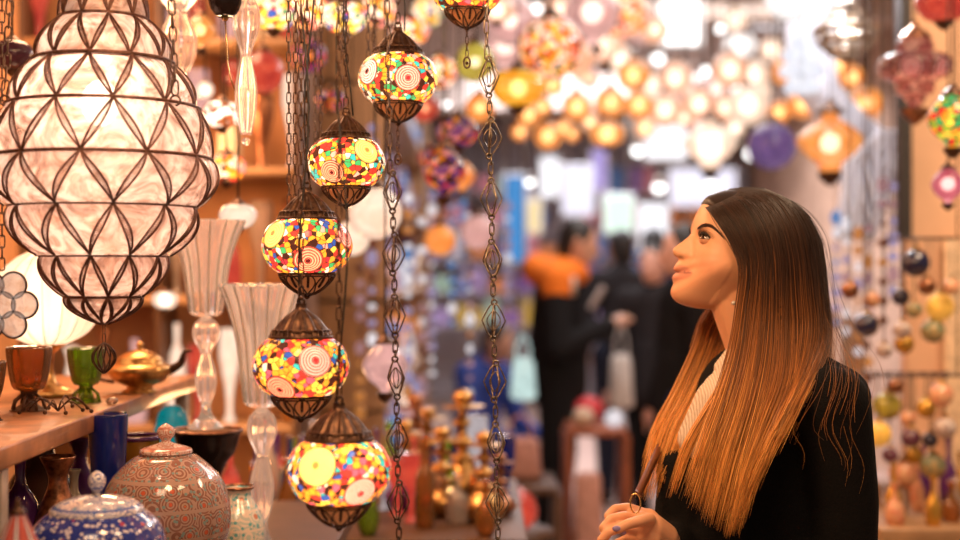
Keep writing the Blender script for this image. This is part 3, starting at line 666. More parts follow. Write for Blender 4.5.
def hang(px, py, rpx, Y, kind, shape, label, bulb=None, grp='small globe lamps hanging over the aisle', name=None, metal=None, br=.42, top=CEIL, cat='lantern', light=0):
    for _ in range(60):
        c = P(px, py, Y); R = rpx*Y/F
        if all((c-a).length > (R+b)*1.04 and not (math.hypot(c.x-a.x, c.y-a.y) < (R if c.z > a.z else b)+.012) for a, b in HUNG): break
        Y += .05
    HUNG.append((c, R)); name = name or ('globe_lamp' if shape in ('globe','oblate') else 'hanging_lantern')
    rt = thing(name, c, label, cat, grp); m = GL[kind] if isinstance(kind, str) else kind
    MB().lathe_open([(r*R, z*R) for r, z in SHP[shape]], 8 if shape == 'star' else 28, smooth=1 if shape == 'star' else 3).build('globe', m, rt)
    zt = SHP[shape][0][1]*R; mt = metal or bronze
    MB().lathe([(R*.07,zt+R*.42), (R*.10,zt+R*.30), (R*.30,zt+R*.12), (R*.42,zt-R*.02), (R*.40,zt-R*.06)], 20, flute=(10,.06), smooth=2).build('cap', mt, rt)
    if shape in ('oblate', 'drop', 'onion', 'tiered'):
        zb = SHP[shape][-1][1]*R; MB().lathe([(R*.36,zb+R*.1), (R*.34,zb-R*.06), (R*.15,zb-R*.25), (R*.05,zb-R*.32), (0,zb-R*.34)], 16, smooth=2).build('bottom_cup', mt, rt)
    if bulb: MB().ball((0,0,0), R*br, 14, 10).build('bulb', bulb, rt)
    MB().tube([(0,0,zt+R*.4), (0,0,top-c.z)], max(.0025, .0006*Y), 5).build('cord', cordm, rt)
    if light: point('lantern_light', (0,-R*1.2,0), light, WARM, .05, rt)
    return rt
A = 'amber'
rows = [ # px, py, r, Y, glass, shape, bulb, label
 (634,75,17,6.4,A,'globe',warmb,'amber globe lamp hanging alone under the dark gap, above the row of globes'),
 (577,107,15,6.0,A,'globe',warmb,'amber globe lamp in the row, directly right of the twin small ones'),
 (610,103,16,6.2,A,'globe',warmb,'amber globe lamp in the middle of the row, left of its brighter neighbour'),
 (639,105,15,6.3,A,'globe',warmb,'bright amber globe lamp under the lone high one'),
 (665,110,17,6.6,'peach','globe',whiteb,'peach globe lamp above the white square sign'),
 (699,104,17,6.8,'peach','globe',whiteb,'peach globe lamp above the large cream lantern'),
 (607,134,18,6.1,A,'oblate',warmb,'squat amber lamp hanging below the row of globes'),
 (548,136,14,5.8,A,'globe',warmb,'amber globe lamp lowest at the stall side of the row'),
 (529,115,12,5.7,A,'globe',warmb,'small amber globe left of the bright small pair'),
 (543,107,10,5.9,A,'globe',warmb,'smallest amber globe, snug between two others in the row'),
 (552,85,12,6.2,A,'globe',warmb,'small amber globe just below the big orange lantern'),
 (520,132,9,6.2,A,'globe',warmb,'tiny amber globe below the yellow lantern'),
 (675,78,17,7.0,'peach','globe',whiteb,'peach globe under the bright ceiling panel'),
 (688,92,13,7.4,'rose','globe',whiteb,'rose tinted globe between two peach lamps'),
 (710,145,27,6.0,'cream','onion',whiteb,'large cream onion-shaped lantern over the woman\'s hair'),
 (730,70,18,6.6,'peach','globe',whiteb,'peach globe lamp in the upper cluster, its outer one'),
 (752,76,17,6.8,'cream','globe',whiteb,'cream globe lamp in the upper cluster beside the peach one'),
 (748,105,20,6.4,'cream','globe',whiteb,'larger cream globe below the upper cluster'),
 (726,108,14,6.9,'peach','globe',whiteb,'dim peach globe tucked left of the larger cream one'),
 (784,71,14,5.6,A,'globe',warmb,'amber globe at the top of the copper group beside the purple lamp'),
 (799,80,11,5.8,A,'globe',warmb,'small amber globe touching the top one of the copper group'),
 (837,66,15,5.4,A,'globe',warmb,'amber globe right under the silver basket lantern'),
 (852,77,13,5.6,A,'globe',warmb,'amber globe half behind the one under the silver basket'),
 (779,112,12,5.6,A,'globe',warmb,'amber globe lowest left above the orange onion lantern'),
 (803,104,15,5.7,A,'globe',warmb,'bright amber globe centred above the orange onion lantern'),
 (821,111,9,5.8,A,'globe',warmb,'tiny amber globe just right of the bright centred one'),
 (866,103,17,5.4,A,'globe',warmb,'amber globe nearest the pierced copper lantern'),
 (589,78,11,6.6,'rose','globe',warmb,'rose globe between the orange lantern and the lone amber one'),
 (563,128,9,6.4,A,'globe',warmb,'tiny amber globe between two amber lamps low in the row'),
 (645,128,11,6.8,'peach','globe',warmb,'small peach globe behind the white sign corner'),
 (684,118,10,7.2,'peach','globe',whiteb,'small peach globe above the cream onion lantern'),
 (590,122,9,6.4,'peach','globe',warmb,'small peach globe just above the squat amber lamp'),
 (572,134,8,6.6,A,'globe',warmb,'small amber globe left of the squat amber lamp'),
 (760,92,11,7.2,'cream','globe',whiteb,'small cream globe behind the larger cream one'),
 (505,45,22,5.6,'rose','drop',whiteb,'rose glass drop lantern between the olive lamp and the orange globe'),
 (605,45,20,6.0,'peach','onion',whiteb,'peach onion lantern right of the large orange globe'),
 (640,30,16,6.6,'rose','globe',whiteb,'rose globe immediately left of the blazing light box'),
 (497,10,18,5.0,'peach','oblate',whiteb,'peach oblate lantern at the top beside the nearer ornamental chain'),
 (620,60,13,7.0,'cream','globe',whiteb,'cream globe above the lone amber one'),
 (650,85,12,7.4,'cream','globe',whiteb,'cream globe right of the lone amber one'),
 (716,88,15,7.2,'rose','globe',whiteb,'rose globe inside the cream cluster'),
 (735,20,16,7.6,'cream','onion',whiteb,'cream onion lantern near the ceiling beam'),
 (772,50,12,7.0,'cream','globe',whiteb,'cream globe left of the frilled chandelier'),
 (700,125,10,7.6,'rose','globe',whiteb,'small rose globe just above the cream onion lantern'),
 (735,128,10,7.0,'cream','globe',whiteb,'small cream globe between the onion lantern and violet ball'),
 (812,84,8,6.0,'peach','globe',warmb,'tiny peach globe in the copper group'),
]
for (x,y,r,Y,k,s,b,l) in rows: hang(x,y,r,Y,k,s,l,b)
G2 = 'assorted lanterns hanging behind the cascade'
rows2 = [
 (551,48,32,4.6,'mosaic_a','globe',whiteb,'large orange mosaic globe lantern above the row of amber lamps',.2),
 (518,88,28,4.4,'yellow','oblate',warmb,'bright yellow oblate lantern beside the nearer ornamental chain',.3),
 (475,62,20,4.2,'olive','globe',whiteb,'olive-yellow glass globe under the lantern cut by the frame',.25),
 (458,132,22,4.0,'mosaic_b','oblate',None,'dark orange and purple mosaic lantern behind the chain',0),
 (444,170,23,3.8,'mosaic_b','drop',None,'dark plum drop lantern low behind the ornamental chains',0),
 (432,158,14,4.4,'mosaic_b','globe',None,'small dark plum globe beside the drop lantern',0),
 (222,114,20,3.2,'pierced','oblate',whiteb,'white pierced flower lantern beside the tall glass pendant',.45),
 (226,168,21,3.2,'mosaic_a','oblate',warmb,'mosaic lantern with orange flowers above the fluted vase',.35),
 (262,72,22,3.8,'red','globe',None,'plain red glass globe behind the slender glass pendant',0),
 (236,73,14,4.2,'red','globe',None,'small red glass globe left of the plain red one',0),
 (273,14,24,3.2,'mosaic_c','oblate',whiteb,'mosaic lantern with blue and yellow petals at the top edge',.3),
 (309,10,20,3.5,'mosaic_a','globe',whiteb,'orange mosaic globe at the top edge between the thin chains',.3),
 (345,18,23,3.3,'mosaic_c','oblate',whiteb,'bright yellow and white mosaic lantern above the second cascade lantern',.4),
 (378,10,18,3.6,'mosaic_a','globe',whiteb,'small orange mosaic globe near the first cascade lantern chain',.35),
 (375,213,27,3.2,'cream','globe',None,'milky cream globe glowing behind the cascade',0),
 (352,238,18,3.6,'cream','globe',None,'cream globe half hidden by the middle mosaic lantern',0),
 (385,365,24,3.1,'rose','drop',None,'pale rose glass lamp beside the fourth mosaic lantern',0),
 (238,216,19,3.0,'cream','oblate',None,'cream glass lamp above the fluted vase mouth',0),
 (410,32,20,4.0,'mosaic_a','oblate',whiteb,'reddish mosaic lantern behind the first cascade lantern cap',.3),
 (440,72,17,4.5,'mosaic_a','globe',whiteb,'orange mosaic globe beside the olive lamp',.3),
 (428,12,16,4.6,'mosaic_c','globe',whiteb,'yellow mosaic globe at the top edge beside the cut lantern',.3),
 (510,20,26,5.2,'rose','globe',whiteb,'rose lit glass ball at the top between the chain and orange lantern',.3),
 (592,12,30,5.4,'rose','drop',whiteb,'rose glass lantern touching the top edge over the amber row',.35),
 (578,58,20,5.2,'peach','star',None,'peach faceted star lantern overlapping the orange mosaic globe',0),
 (625,14,24,5.6,'mosaic_a','globe',whiteb,'orange mosaic globe at the top beside the bright ceiling panel',.3),
 (655,30,14,6.2,'peach','globe',whiteb,'peach ball left of the bright ceiling panel',.35),
 (560,10,18,5.8,'peach','oblate',whiteb,'peach lantern at the top edge above the orange globe',.35),
 (532,40,15,5.5,'red','globe',warmb,'deep orange-red ball left of the big orange lantern',.25),
 (425,108,14,4.4,'red','globe',warmb,'orange-red ball behind the first cascade lantern',.25),
 (480,108,15,4.8,'amber','globe',warmb,'amber ball behind the ornamental chain',.3),
 (462,175,14,4.8,'amber','drop',None,'small amber drop lamp beside the plum drop lantern',0),
 (440,240,16,4.6,'amber','globe',None,'orange-brown hanging glass ball low behind the chains',0),
 (478,232,18,4.8,'rose','globe',None,'tan glass ball low between the two ornamental chains',0),
 (330,100,16,3.9,'mosaic_b','oblate',None,'dim plum mosaic lantern behind the chains of the cascade',0),
 (308,55,18,4.2,'mosaic_b','globe',warmb,'dim purple mosaic globe high behind the thin chains',.2),
 (200,30,16,3.4,'amber','drop',warmb,'amber drop lamp between the two glass pendants',.35),
 (205,90,9,3.4,'cream','globe',whiteb,'tiny cream glowing lamp over the pierced flower lantern',.5),
 (165,300,13,3.6,'cream','oblate',whiteb,'small cream lamp beside the big lantern finial',.5),
 (12,55,22,2.7,'dark','oblate',None,'dark plum glass lamp behind the big lantern chain',0),
]
for (x,y,r,Y,k,s,b,l,br) in rows2: hang(x,y,r,Y,k,s,l,b,G2,br=br or .38)
for (x,y,Y,p) in ((300,40,3.6,1.5), (230,150,3.1,1.2), (400,130,3.6,1.2), (470,90,4.0,1.5)): point('cluster_light', P(x,y-45,Y-.15), p, WARM, .04)
G3 = 'lanterns at the opposite stall'
hang(830,143,33,4.6,'amber','onion','large orange onion lantern with a dark finial, lit, near the white drapery',whiteb,G3,br=.3)
hang(915,72,37,3.9,mosaic_mat('rosy_pierced', 21, [((-.4,-.9,0),.3,*PNK,40), ((.5,-.85,0),.3,*PNK,40)], [(.55,.18,.12), (.7,.3,.2), (.45,.12,.1), (.85,.45,.3)], .35, 45), 'tiered','rosy copper tiered lantern hanging in front of the peach pillar',None,G3,metal=copper)
hang(944,3,28,3.7,'red','oblate','dark red glass lantern at the top corner above the copper one',None,G3)
hang(953,118,26,3.4,'mosaic_d','drop','green and orange mosaic lantern at the frame edge',warmb,G3,br=.25)
hang(948,184,17,3.5,'pink','drop','glowing pink glass lamp below the green mosaic lantern',whiteb,G3,br=.4)
hang(772,146,24,5.0,'violet','globe','violet bead-covered ball behind the woman\'s crown',None,G3)
hang(790,-5,26,4.6,'white','globe','white glowing lantern at the top edge above the frilled chandelier',None,G3)
hang(740,46,17,6.4,'white','oblate','white glass lamp near the ceiling beam',whiteb,G3)
# silver basket lantern
c = P(846,34,4.4); rt = thing('basket_lantern', c, 'grey silver wire basket lantern above the amber globes', 'lantern'); s = 4.4/F
silver = mat('tarnished_silver', (.55,.48,.40), .3, .9, scale=40, col2=(.18,.14,.12))
for (z, r) in ((14,20), (4,30), (-8,26), (-18,16)): MB().torus((0,0,z*s), r*s, 3.2*s, n=32).build('hoop', silver, rt)
for k in range(12):
    a = 2*PI*k/12; MB().tube(cromv([(6*s*math.cos(a), 6*s*math.sin(a), 34*s), (20*s*math.cos(a), 20*s*math.sin(a), 14*s), (31*s*math.cos(a), 31*s*math.sin(a), 2*s), (22*s*math.cos(a), 22*s*math.sin(a), -14*s), (2*s*math.cos(a), 2*s*math.sin(a), -28*s)], 4), 1.2*s, 5).build('rib', silver, rt)
MB().tube([(0,0,30*s), (0,0,CEIL-c.z)], .004).build('cord', cordm, rt); MB().ball((0,0,0), 8*s).build('bulb', whiteb, rt)
# frilled white chandelier
c = P(802,62,4.9); rt = thing('frilled_chandelier', c, 'white frilled glass chandelier of stacked scalloped tiers', 'chandelier'); s = 4.9/F
wg = litglass('frosted_white', (.92,.94,1.0), .95, .25, (.70,.72,.82), 18)
for k, (z, r) in enumerate(((22,12), (8,19), (-8,22), (-24,17))): MB().lathe_open([(r*.35*s,(z+9)*s), (r*.8*s,(z+5)*s), (r*s,(z-2)*s), (r*.86*s,(z-7)*s)], 72, flute=(12,.10), smooth=3).build('frill', wg, rt)
MB().tube([(0,0,-25*s), (0,0,CEIL-c.z)], .006).build('rod', silver, rt)
# white translucent drapery hanging from the ceiling
def drape(name, pts, Y, m, label, amp=.035, nf=7):
    b = MB(); n = 40; rows_ = 30
    for i in range(rows_+1):
        t = i/rows_; k = t*(len(pts)-1); j = min(int(k), len(pts)-2); f = k-j
        xa, xb, yy = [pts[j][q]*(1-f)+pts[j+1][q]*f for q in range(3)]
        for q in range(n+1):
            u = q/n; p = P(xa+(xb-xa)*u, yy, Y); p.y += amp*math.sin(u*nf*2*PI+t*2)*(.4+.6*t); b.v.append(tuple(p))
    for i in range(rows_):
        for q in range(n): a = i*(n+1)+q; b.f.append((a, a+1, a+n+2, a+n+1))
    o = b.build(name, m); md = o.modifiers.new('s', 'SOLIDIFY'); md.thickness = .004; tag(o, label, 'drapery'); return o
sheer = litglass('sheer_white', (.90,.93,1.0), .42, .20, (.72,.76,.86), 6)
t = NT('white_gauze'); cloth_w = t.done(t.n('MixShader', {0: .45, 1: t.n('BsdfDiffuse', {0: (.88,.90,.96,1)}).outputs[0], 2: t.n('BsdfTranslucent', {0: (.88,.90,.96,1)}).outputs[0]})); point('drape_fill_light', (1.15,4.45,2.6), 30, (.95,.96,1), .06)  # the point light is an unseen source added to brighten the gauze
drape('gauze_drape', [(790,848,-60), (786,834,40), (790,838,85), (815,866,115), (838,906,150), (842,898,185)], 5.1, cloth_w, 'white gauze drape sweeping down behind the orange onion lantern')
drape('gauze_scarf', [(880,902,130), (846,896,160), (842,890,200), (838,876,240)], 4.95, cloth_w, 'white gauze scarf bunched beside the black post')
# bright panels of the aisle
def panel(x0, y0, x1, y1, Y, m, label, th=.05, name='light_panel', cat='panel', frame=True):
    a = P(x0, y1, Y); b = P(x1, y0, Y); rt = thing(name, ((a.x+b.x)/2, Y, a.z), label, cat); w = (b.x-a.x)/2; h = b.z-a.z
    MB().box((-w,-.004,0), (w,th,h), .01).build('face', m, rt)
    if frame: MB().box((-w-.02,.012,-.02), (w+.02,th+.02,h+.02), .005).build('casing', mat('white_casing', (.7,.7,.72), .5), rt)
    MB().tube([(-w*.8,th/2,h), (-w*.8,th/2,CEIL-a.z)], .008, 6).build('hanger', silver, rt); MB().tube([(w*.8,th/2,h), (w*.8,th/2,CEIL-a.z)], .008, 6).build('hanger', silver, rt)
panel(663,2,701,44,7.6, bulb_mat('panel_white', (1,.97,.95), 2.6), 'big blazing white light box hanging near the ceiling, brightest in the aisle')
panel(646,121,686,159,8.6, bulb_mat('panel_soft', (.95,.93,.98), 1.15), 'white square blank sign hanging under the peach globes')
panel(575,22,640,60,11.5, bulb_mat('panel_pinkish', (1,.80,.76), 1.1), 'pinkish lit shop fascia far behind the rose lanterns')
panel(750,0,800,28,8.2, bulb_mat('panel_soft', (.95,.93,.98), 1.15), 'pale light panel at the top above the cream globes')
panel(606,196,632,232,12.0, bulb_mat('panel_mint', (.72,.95,.78), 1.0), 'pale green lit advertising panel deep in the aisle')
panel(505,176,525,262,9.5, bulb_mat('panel_blue', (.10,.38,.85), .6), 'tall blue lit banner deep in the aisle beside the shops')
panel(541,158,558,196,12.9, bulb_mat('panel_soft', (.95,.93,.98), 1.15), 'slim white lit sign above the orange hood')
panel(528,200,540,232,12.6, bulb_mat('panel_yellowish', (1,.75,.35), .8), 'little yellow lit sign beside the orange hood')
panel(592,150,606,190,13.2, bulb_mat('panel_violet', (.5,.38,.85), .7), 'narrow violet lit sign deep in the aisle')
panel(564,166,592,214,12.4, bulb_mat('panel_lilac', (.88,.84,1.0), .95), 'lilac-white shop window glowing above the orange hoodie')
panel(640,205,668,250,12.8, bulb_mat('panel_soft', (.95,.93,.98), 1.15), 'narrow white lit panel above the dark coated shoppers')
panel(672,170,735,205,12.6, bulb_mat('panel_lilac', (.88,.84,1.0), .95), 'long lilac fascia light behind the woman\'s forehead')
# naked lamps far down the aisle
for (x,y,r,Y,l) in ((638,150,8,9,'bright white spot lamp beside the blank sign'), (751,153,8,9,'bright cool spot lamp above the crown of the hair'), (659,187,8,9.5,'bright white spot lamp above the shoppers'), (711,184,7,9.5,'white spot lamp before the forehead'),
   (608,83,6,8,'small white spot lamp under the rose lanterns'), (797,100,4,7,'pin-sized lamp among the amber globes'), (865,158,6,6,'white spot lamp beside the onion lantern'), (860,186,6,6,'white spot lamp low beside the gauze'), (530,182,6,8,'white spot lamp above the blue banner'),
   (706,70,6,8.5,'white spot lamp between peach globes'), (736,88,5,8,'white spot lamp beside the cream cluster'), (720,28,6,9,'white spot lamp near the ceiling beam'), (658,58,8,9,'white spot lamp beside the light box'), (637,43,5,9,'white spot lamp left of the light box'),
   (446,104,5,6,'white spot lamp behind the olive globe'), (536,8,7,8,'white spot lamp at the top of the aisle'), (562,36,6,7,'white spot lamp in front of the big orange globe'), (668,250,6,10,'white spot lamp by the shoppers')):
    c = P(x,y,Y); R = r*Y/F*.7; rt = thing('spot_lamp', c, l, 'lamp', 'spot lamps along the aisle')
    MB().ball((0,0,0), R, 14, 10).build('bulb', bulb_mat('spot_white', (1,.97,.95), 3.5), rt)
    MB().lathe_open([(R*.35,R*1.9), (R*.5,R*1.5), (R*1.15,R*.35), (R*1.1,R*.35), (R*.45,R*1.5)], 20).build('shade', silver, rt); MB().tube([(0,0,R*1.8), (0,0,CEIL-c.z)], .006, 5).build('cord', cordm, rt)

# ---------------------------------------------------------------- shops down the aisle: shelves of goods
def shelf_unit(name, x0, x1, y, z0, nz, dz, depth, label, m, face='y'):
    rt = thing(name, ((x0+x1)/2, y, 0) if face == 'y' else (y, (x0+x1)/2, 0), label, 'shelf'); w = (x1-x0)/2
    def bx(lo, hi, nm, mt):
        if face != 'y': lo, hi = (lo[1],lo[0],lo[2]), (hi[1],hi[0],hi[2])
        a = tuple(min(p,q) for p,q in zip(lo,hi)); b = tuple(max(p,q) for p,q in zip(lo,hi)); MB().box(a, b, .003).build(nm, mt, rt)
    for k in range(nz): bx((-w,0,z0+k*dz-.02), (w,depth,z0+k*dz), 'shelf_board', m)
    for s_ in (-1,1): bx((s_*w-.02*(s_>0), 0, 0), (s_*w+.02*(s_<0), depth, z0+nz*dz), 'side_panel', m)
    return rt
whitep = mat('white_paint', (.72,.70,.74), .5); tan = mat('tan_wood', (.45,.26,.13), .5, scale=10)
shelf_unit('shop_shelf', 1.0, 2.9, 14.6, .9, 5, .36, .35, 'white shop shelving at the far end of the aisle, behind the dark coated shoppers', whitep)
shelf_unit('shop_shelf', -.9, .9, 14.4, .9, 5, .36, .35, 'white shop shelving at the far end of the aisle, on the orange hoodie side', whitep)
cols = [('lilac_box',(.50,.38,.75)), ('white_box',(.80,.78,.84)), ('blue_box',(.08,.25,.65)), ('yellow_box',(.85,.62,.10)), ('pink_box',(.80,.30,.40)), ('orange_box',(.80,.28,.06)), ('mint_box',(.45,.75,.60)), ('violet_box',(.28,.14,.5))]
colw = {'lilac_box':'lilac','white_box':'white','blue_box':'blue','yellow_box':'yellow','pink_box':'pink','orange_box':'orange','mint_box':'mint','violet_box':'violet'}
rnd = random.Random(5)
for (sx, ex, yy, side) in ((-.8,.85,14.42,'on the far shelves beyond the orange hoodie'), (1.1,2.85,14.62,'on the far shelves beyond the dark coats')):
    for k in range(5):
        x = sx
        while x < ex-.2:
            w = rnd.uniform(.10,.24); h = rnd.uniform(.14,.30); nm, cc = rnd.choice(cols)
            o = MB().box((0,0,0), (w,.2,h), .006).build('goods_box', mat(nm, cc, .4, var=.03)); o.location = (x, yy+.02, .9+k*.36)
            tag(o, colw[nm]+' goods box '+side, 'box', colw[nm]+' boxes '+side); x += w+rnd.uniform(.01,.09)
# ---- glass and brass stall between cascade and aisle
def table(x0, x1, y0, y1, z, label, m=darkwood):
    rt = thing('display_table', ((x0+x1)/2, (y0+y1)/2, 0), label, 'table'); w, d = (x1-x0)/2, (y1-y0)/2
    MB().box((-w,-d,z-.04), (w,d,z), .004).build('tabletop', m, rt)
    for a in (-1,1):
        for b_ in (-1,1): MB().box((a*(w-.05)-.02,b_*(d-.05)-.02,0), (a*(w-.05)+.02,b_*(d-.05)+.02,z-.04)).build('leg', m, rt)
table(-.70, .12, 3.36, 4.35, .82, 'dark table crowded with brass and bottles behind the ornamental chains')
def hookah(px, pyt, Y, s, label, m, zb=.82, glassm=None):
    c = P(px, pyt, Y); H = c.z-zb; rt = thing('brass_hookah', (c.x, Y, zb), label, 'hookah', 'brass hookahs on the dark table')
    MB().lathe([(0,0), (.045*s,0), (.075*s,H*.12), (.07*s,H*.22), (.03*s,H*.34), (.028*s,H*.38)], 28, smooth=3).build('vase', glassm or m, rt)
    MB().lathe([(.03*s,H*.38), (.045*s,H*.40), (.012*s,H*.44), (.03*s,H*.50), (.038*s,H*.55), (.012*s,H*.60), (.014*s,H*.66), (.034*s,H*.70), (.012*s,H*.75), (.012*s,H*.82)], 24, smooth=2).build('stem', m, rt)
    MB().lathe([(.012*s,H*.82), (.06*s,H*.835), (.062*s,H*.85), (.02*s,H*.86), (.03*s,H*.90), (.028*s,H*.95), (.012*s,H*.98), (0,H)], 24, smooth=2).build('bowl', m, rt)
for a in ((463,388,3.9,1.0,'tall golden brass hookah standing between the two ornamental chains',brass), (442,425,3.7,.8,'shorter brass hookah left of the tallest one',brass), (416,392,4.1,.9,'copper hookah beside the nearer ornamental chain',copper),
          (484,430,3.6,.75,'small brass hookah close to the seated vendor',brass), (405,418,3.8,.8,'brass hookah behind the lowest mosaic lantern',brass,.82,purple), (428,405,4.2,.9,'brass hookah with a blue glass base',brass,.82,cobalt), (500,452,3.7,.6,'stubby copper hookah by the red stool side',copper)): hookah(*a)
rb = random.Random(12); gm = [('purple glass',purple), ('cobalt glass',cobalt), ('amber glass',amber), ('clear glass',clearg), ('green glass',green), ('red glass',GL['red']), ('milky glass',litglass('milky_small', (.9,.78,.8), .5, .2))]  # red and milky bottles get added emission, with no lamp inside
used = []
for k in range(46):
    for _ in range(40):
        x = rb.uniform(-.66,.08); y = rb.uniform(3.4,4.3)
        if all((x-a)**2+(y-b)**2 > .075**2 for a, b in used): break
    used.append((x,y)); nm, gmm = gm[k % len(gm)]; H = rb.uniform(.10,.26); R = rb.uniform(.018,.034)
    pr = rb.choice([[(0,0),(.9,0),(1,.1),(1,.55),(.3,.7),(.3,.9),(.5,1)], [(0,0),(.6,0),(1,.3),(.6,.6),(.25,.75),(.3,1)], [(0,0),(.8,0),(.3,.1),(.3,.4),(.9,.6),(1,1)]])
    o = lathed('glass_bottle', nm.split()[0]+' glass bottle among the brassware on the dark table', 'bottle', (x,y,.82), [(r*R,t*H) for r,t in pr], gmm, nm.split()[0]+' bottles on the dark table', seg=18, smooth=2)
# ---- partition shelves with glassware, some brightened by added emission, behind the fluted vases
rt = thing('wall_shelf', (-1.05,4.45,0), 'tall shelving against the orange partition filled with vases', 'shelf')
for k in range(5): MB().box((-.45,-.12,.55+k*.42), (.45,.13,.575+k*.42), .003).build('shelf_board', tan, rt)
for s_ in (-.45,0,.45): MB().box((s_-.012,-.12,0), (s_+.012,.13,2.7), .003).build('upright', darkwood, rt)
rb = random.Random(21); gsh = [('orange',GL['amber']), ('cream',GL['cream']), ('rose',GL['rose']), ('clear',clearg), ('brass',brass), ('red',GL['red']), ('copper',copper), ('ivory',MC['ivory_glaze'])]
lev = ['lowest','second','third','fourth','highest']
for k in range(5):
    for j in range(9):
        x = -1.46+j*.105; 
        if abs(x+1.05) < .03: x += .035
        nm, gmm = gsh[(k*3+j*5+rb.randint(0,2)) % 8]; H = rb.uniform(.17,.33); R = rb.uniform(.03,.043)
        pr = rb.choice([[(0,0),(.7,0),(1,.3),(.5,.7),(.4,.85),(.75,1),(.68,1),(.3,.85)], [(0,0),(.6,0),(.3,.1),(.4,.35),(1,.7),(.9,1)], [(0,0),(.9,0),(1,.4),(.7,.7),(.3,.8),(.35,1)]])
        lathed('shelf_vase', nm+' vase on the '+lev[k]+' board of the partition shelving', 'vase', (x,4.42,.575+k*.42), [(r*R,t*H) for r,t in pr], gmm, nm+' vases on the '+lev[k]+' partition board', seg=18, smooth=2)
point('shelf_fill_light', (-1.0,4.05,1.9), 14, (1,.50,.22), .1); point('shelf_fill_light', (-.75,4.0,1.05), 5, (1,.50,.22), .1)  # bodiless warm point lights added to brighten the shelves
# ---- strings of glass beads
def beads(px, y0, y1, Y, r, mats_, label, n=None, grp='bead strings'):
    a = P(px,y0,Y); b = P(px,y1,Y); rt = thing('bead_string', b, label, 'beads', grp); L = a.z-b.z; n = n or int(L/(r*3.2)); R_ = random.Random(px)
    MB().tube([(0,0,0), (0,0,CEIL-b.z)], .0018, 4).build('thread', cordm, rt)
    for i in range(n):
        q = r*R_.uniform(.6,1.25); MB().ball((0,0,L*(i+.5)/n), q, 10, 8, (1,1,R_.choice([1,1.4,.8]))).build('bead', R_.choice(mats_), rt)
lil = litglass('lilac_bead', (.62,.50,.80), .55, .3); wb_ = litglass('white_bead', (.95,.88,.92), .9, .3); blb = litglass('blue_bead', (.15,.40,.85), .6, .3); orb = litglass('orange_bead', (.95,.35,.08), .6, .3); pkb = litglass('pink_bead', (.80,.42,.45), .5, .3); brb = mat('brown_bead', (.18,.08,.06), .2)  # the coloured beads glow by added emission, not from a lamp
for i, (px, y0, y1, Y, ms, l) in enumerate([(372,120,380,4.6,[lil,wb_,brb],'lilac and white bead string behind the milky globe'), (390,150,420,5.0,[lil,brb,pkb],'lilac and brown bead string behind the first ornamental chain'), (408,190,400,4.7,[wb_,orb,lil],'white and orange bead string right of the first ornamental chain'),
     (422,200,430,5.2,[pkb,wb_,brb],'pink and white bead string in the stall gap'), (432,190,380,5.6,[lil,wb_],'pale lilac bead string under the plum globe'), (452,200,330,5.4,[wb_,lil,blb],'white and blue bead string under the plum drop lantern'),
     (463,185,300,5.8,[lil,blb],'blue and lilac bead string between the ornamental chains'), (470,210,400,5.2,[wb_,orb,pkb],'orange and white bead string between the ornamental chains'), (508,200,330,6.0,[wb_,pkb,lil],'pale bead string beside the blue banner'), (360,260,420,4.9,[orb,pkb,brb],'brown and orange bead string behind the fourth mosaic lantern'),
     (883,175,330,4.2,[pkb,brb,orb],'pink bead string hanging beside the black post'), (893,178,300,4.3,[lil,pkb],'lilac-pink bead string closest to the black post'), (846,215,340,4.6,[wb_,lil,pkb],'pale bead string right of the woman\'s hair'), (858,225,360,4.7,[orb,wb_,lil],'white and orange bead string under the gauze'), (868,220,420,4.4,[pkb,orb,brb],'brown and pink bead string beside the coat'), (836,210,330,4.9,[lil,wb_,blb],'faint lilac bead string against the hair edge')]):
    beads(px,y0,y1,Y,.017,ms,l)
# ---- ornament balls on wire racks at the opposite stall
for (x0,x1,yp,Y,l) in ((897,965,238,3.75,'upper wire rack from which the dark blue balls hang'), (870,965,376,3.75,'lower wire rack above the coloured balls')):
    a = P(x0,yp,Y); b = P(x1,yp,Y); rt = thing('wire_rack', a, l, 'rack'); w = b.x-a.x
    for dy in (0,.12): MB().tube([(0,dy,0), (w,dy,0)], .003, 6).build('rail', bronze, rt)
    for k in range(9): MB().tube([(w*k/8,0,0), (w*k/8,.12,0)], .002, 5).build('crossbar', bronze, rt)
    for k in (0,8): MB().tube([(w*k/8,.06,0), (w*k/8,.06,CEIL-a.z)], .0025, 5).build('hanger', bronze, rt)
ball_m = {'navy': mat('navy_glass', (.015,.015,.06), .08, coat=1), 'amber': GL['amber'], 'gold': mat('gold_ball', (.80,.45,.08), .25, .6), 'teal': mat('mottled_teal', (.10,.22,.16), .2, col2=(.5,.32,.12), scale=60), 'white': mat('white_speckled_ball', (.75,.66,.60), .2, col2=(.3,.2,.2), scale=70),
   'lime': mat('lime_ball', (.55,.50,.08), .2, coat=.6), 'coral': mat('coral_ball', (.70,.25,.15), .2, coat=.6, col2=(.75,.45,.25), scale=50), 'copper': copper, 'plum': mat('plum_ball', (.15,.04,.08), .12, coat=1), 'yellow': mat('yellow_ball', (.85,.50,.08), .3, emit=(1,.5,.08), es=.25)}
RB = random.Random(3)
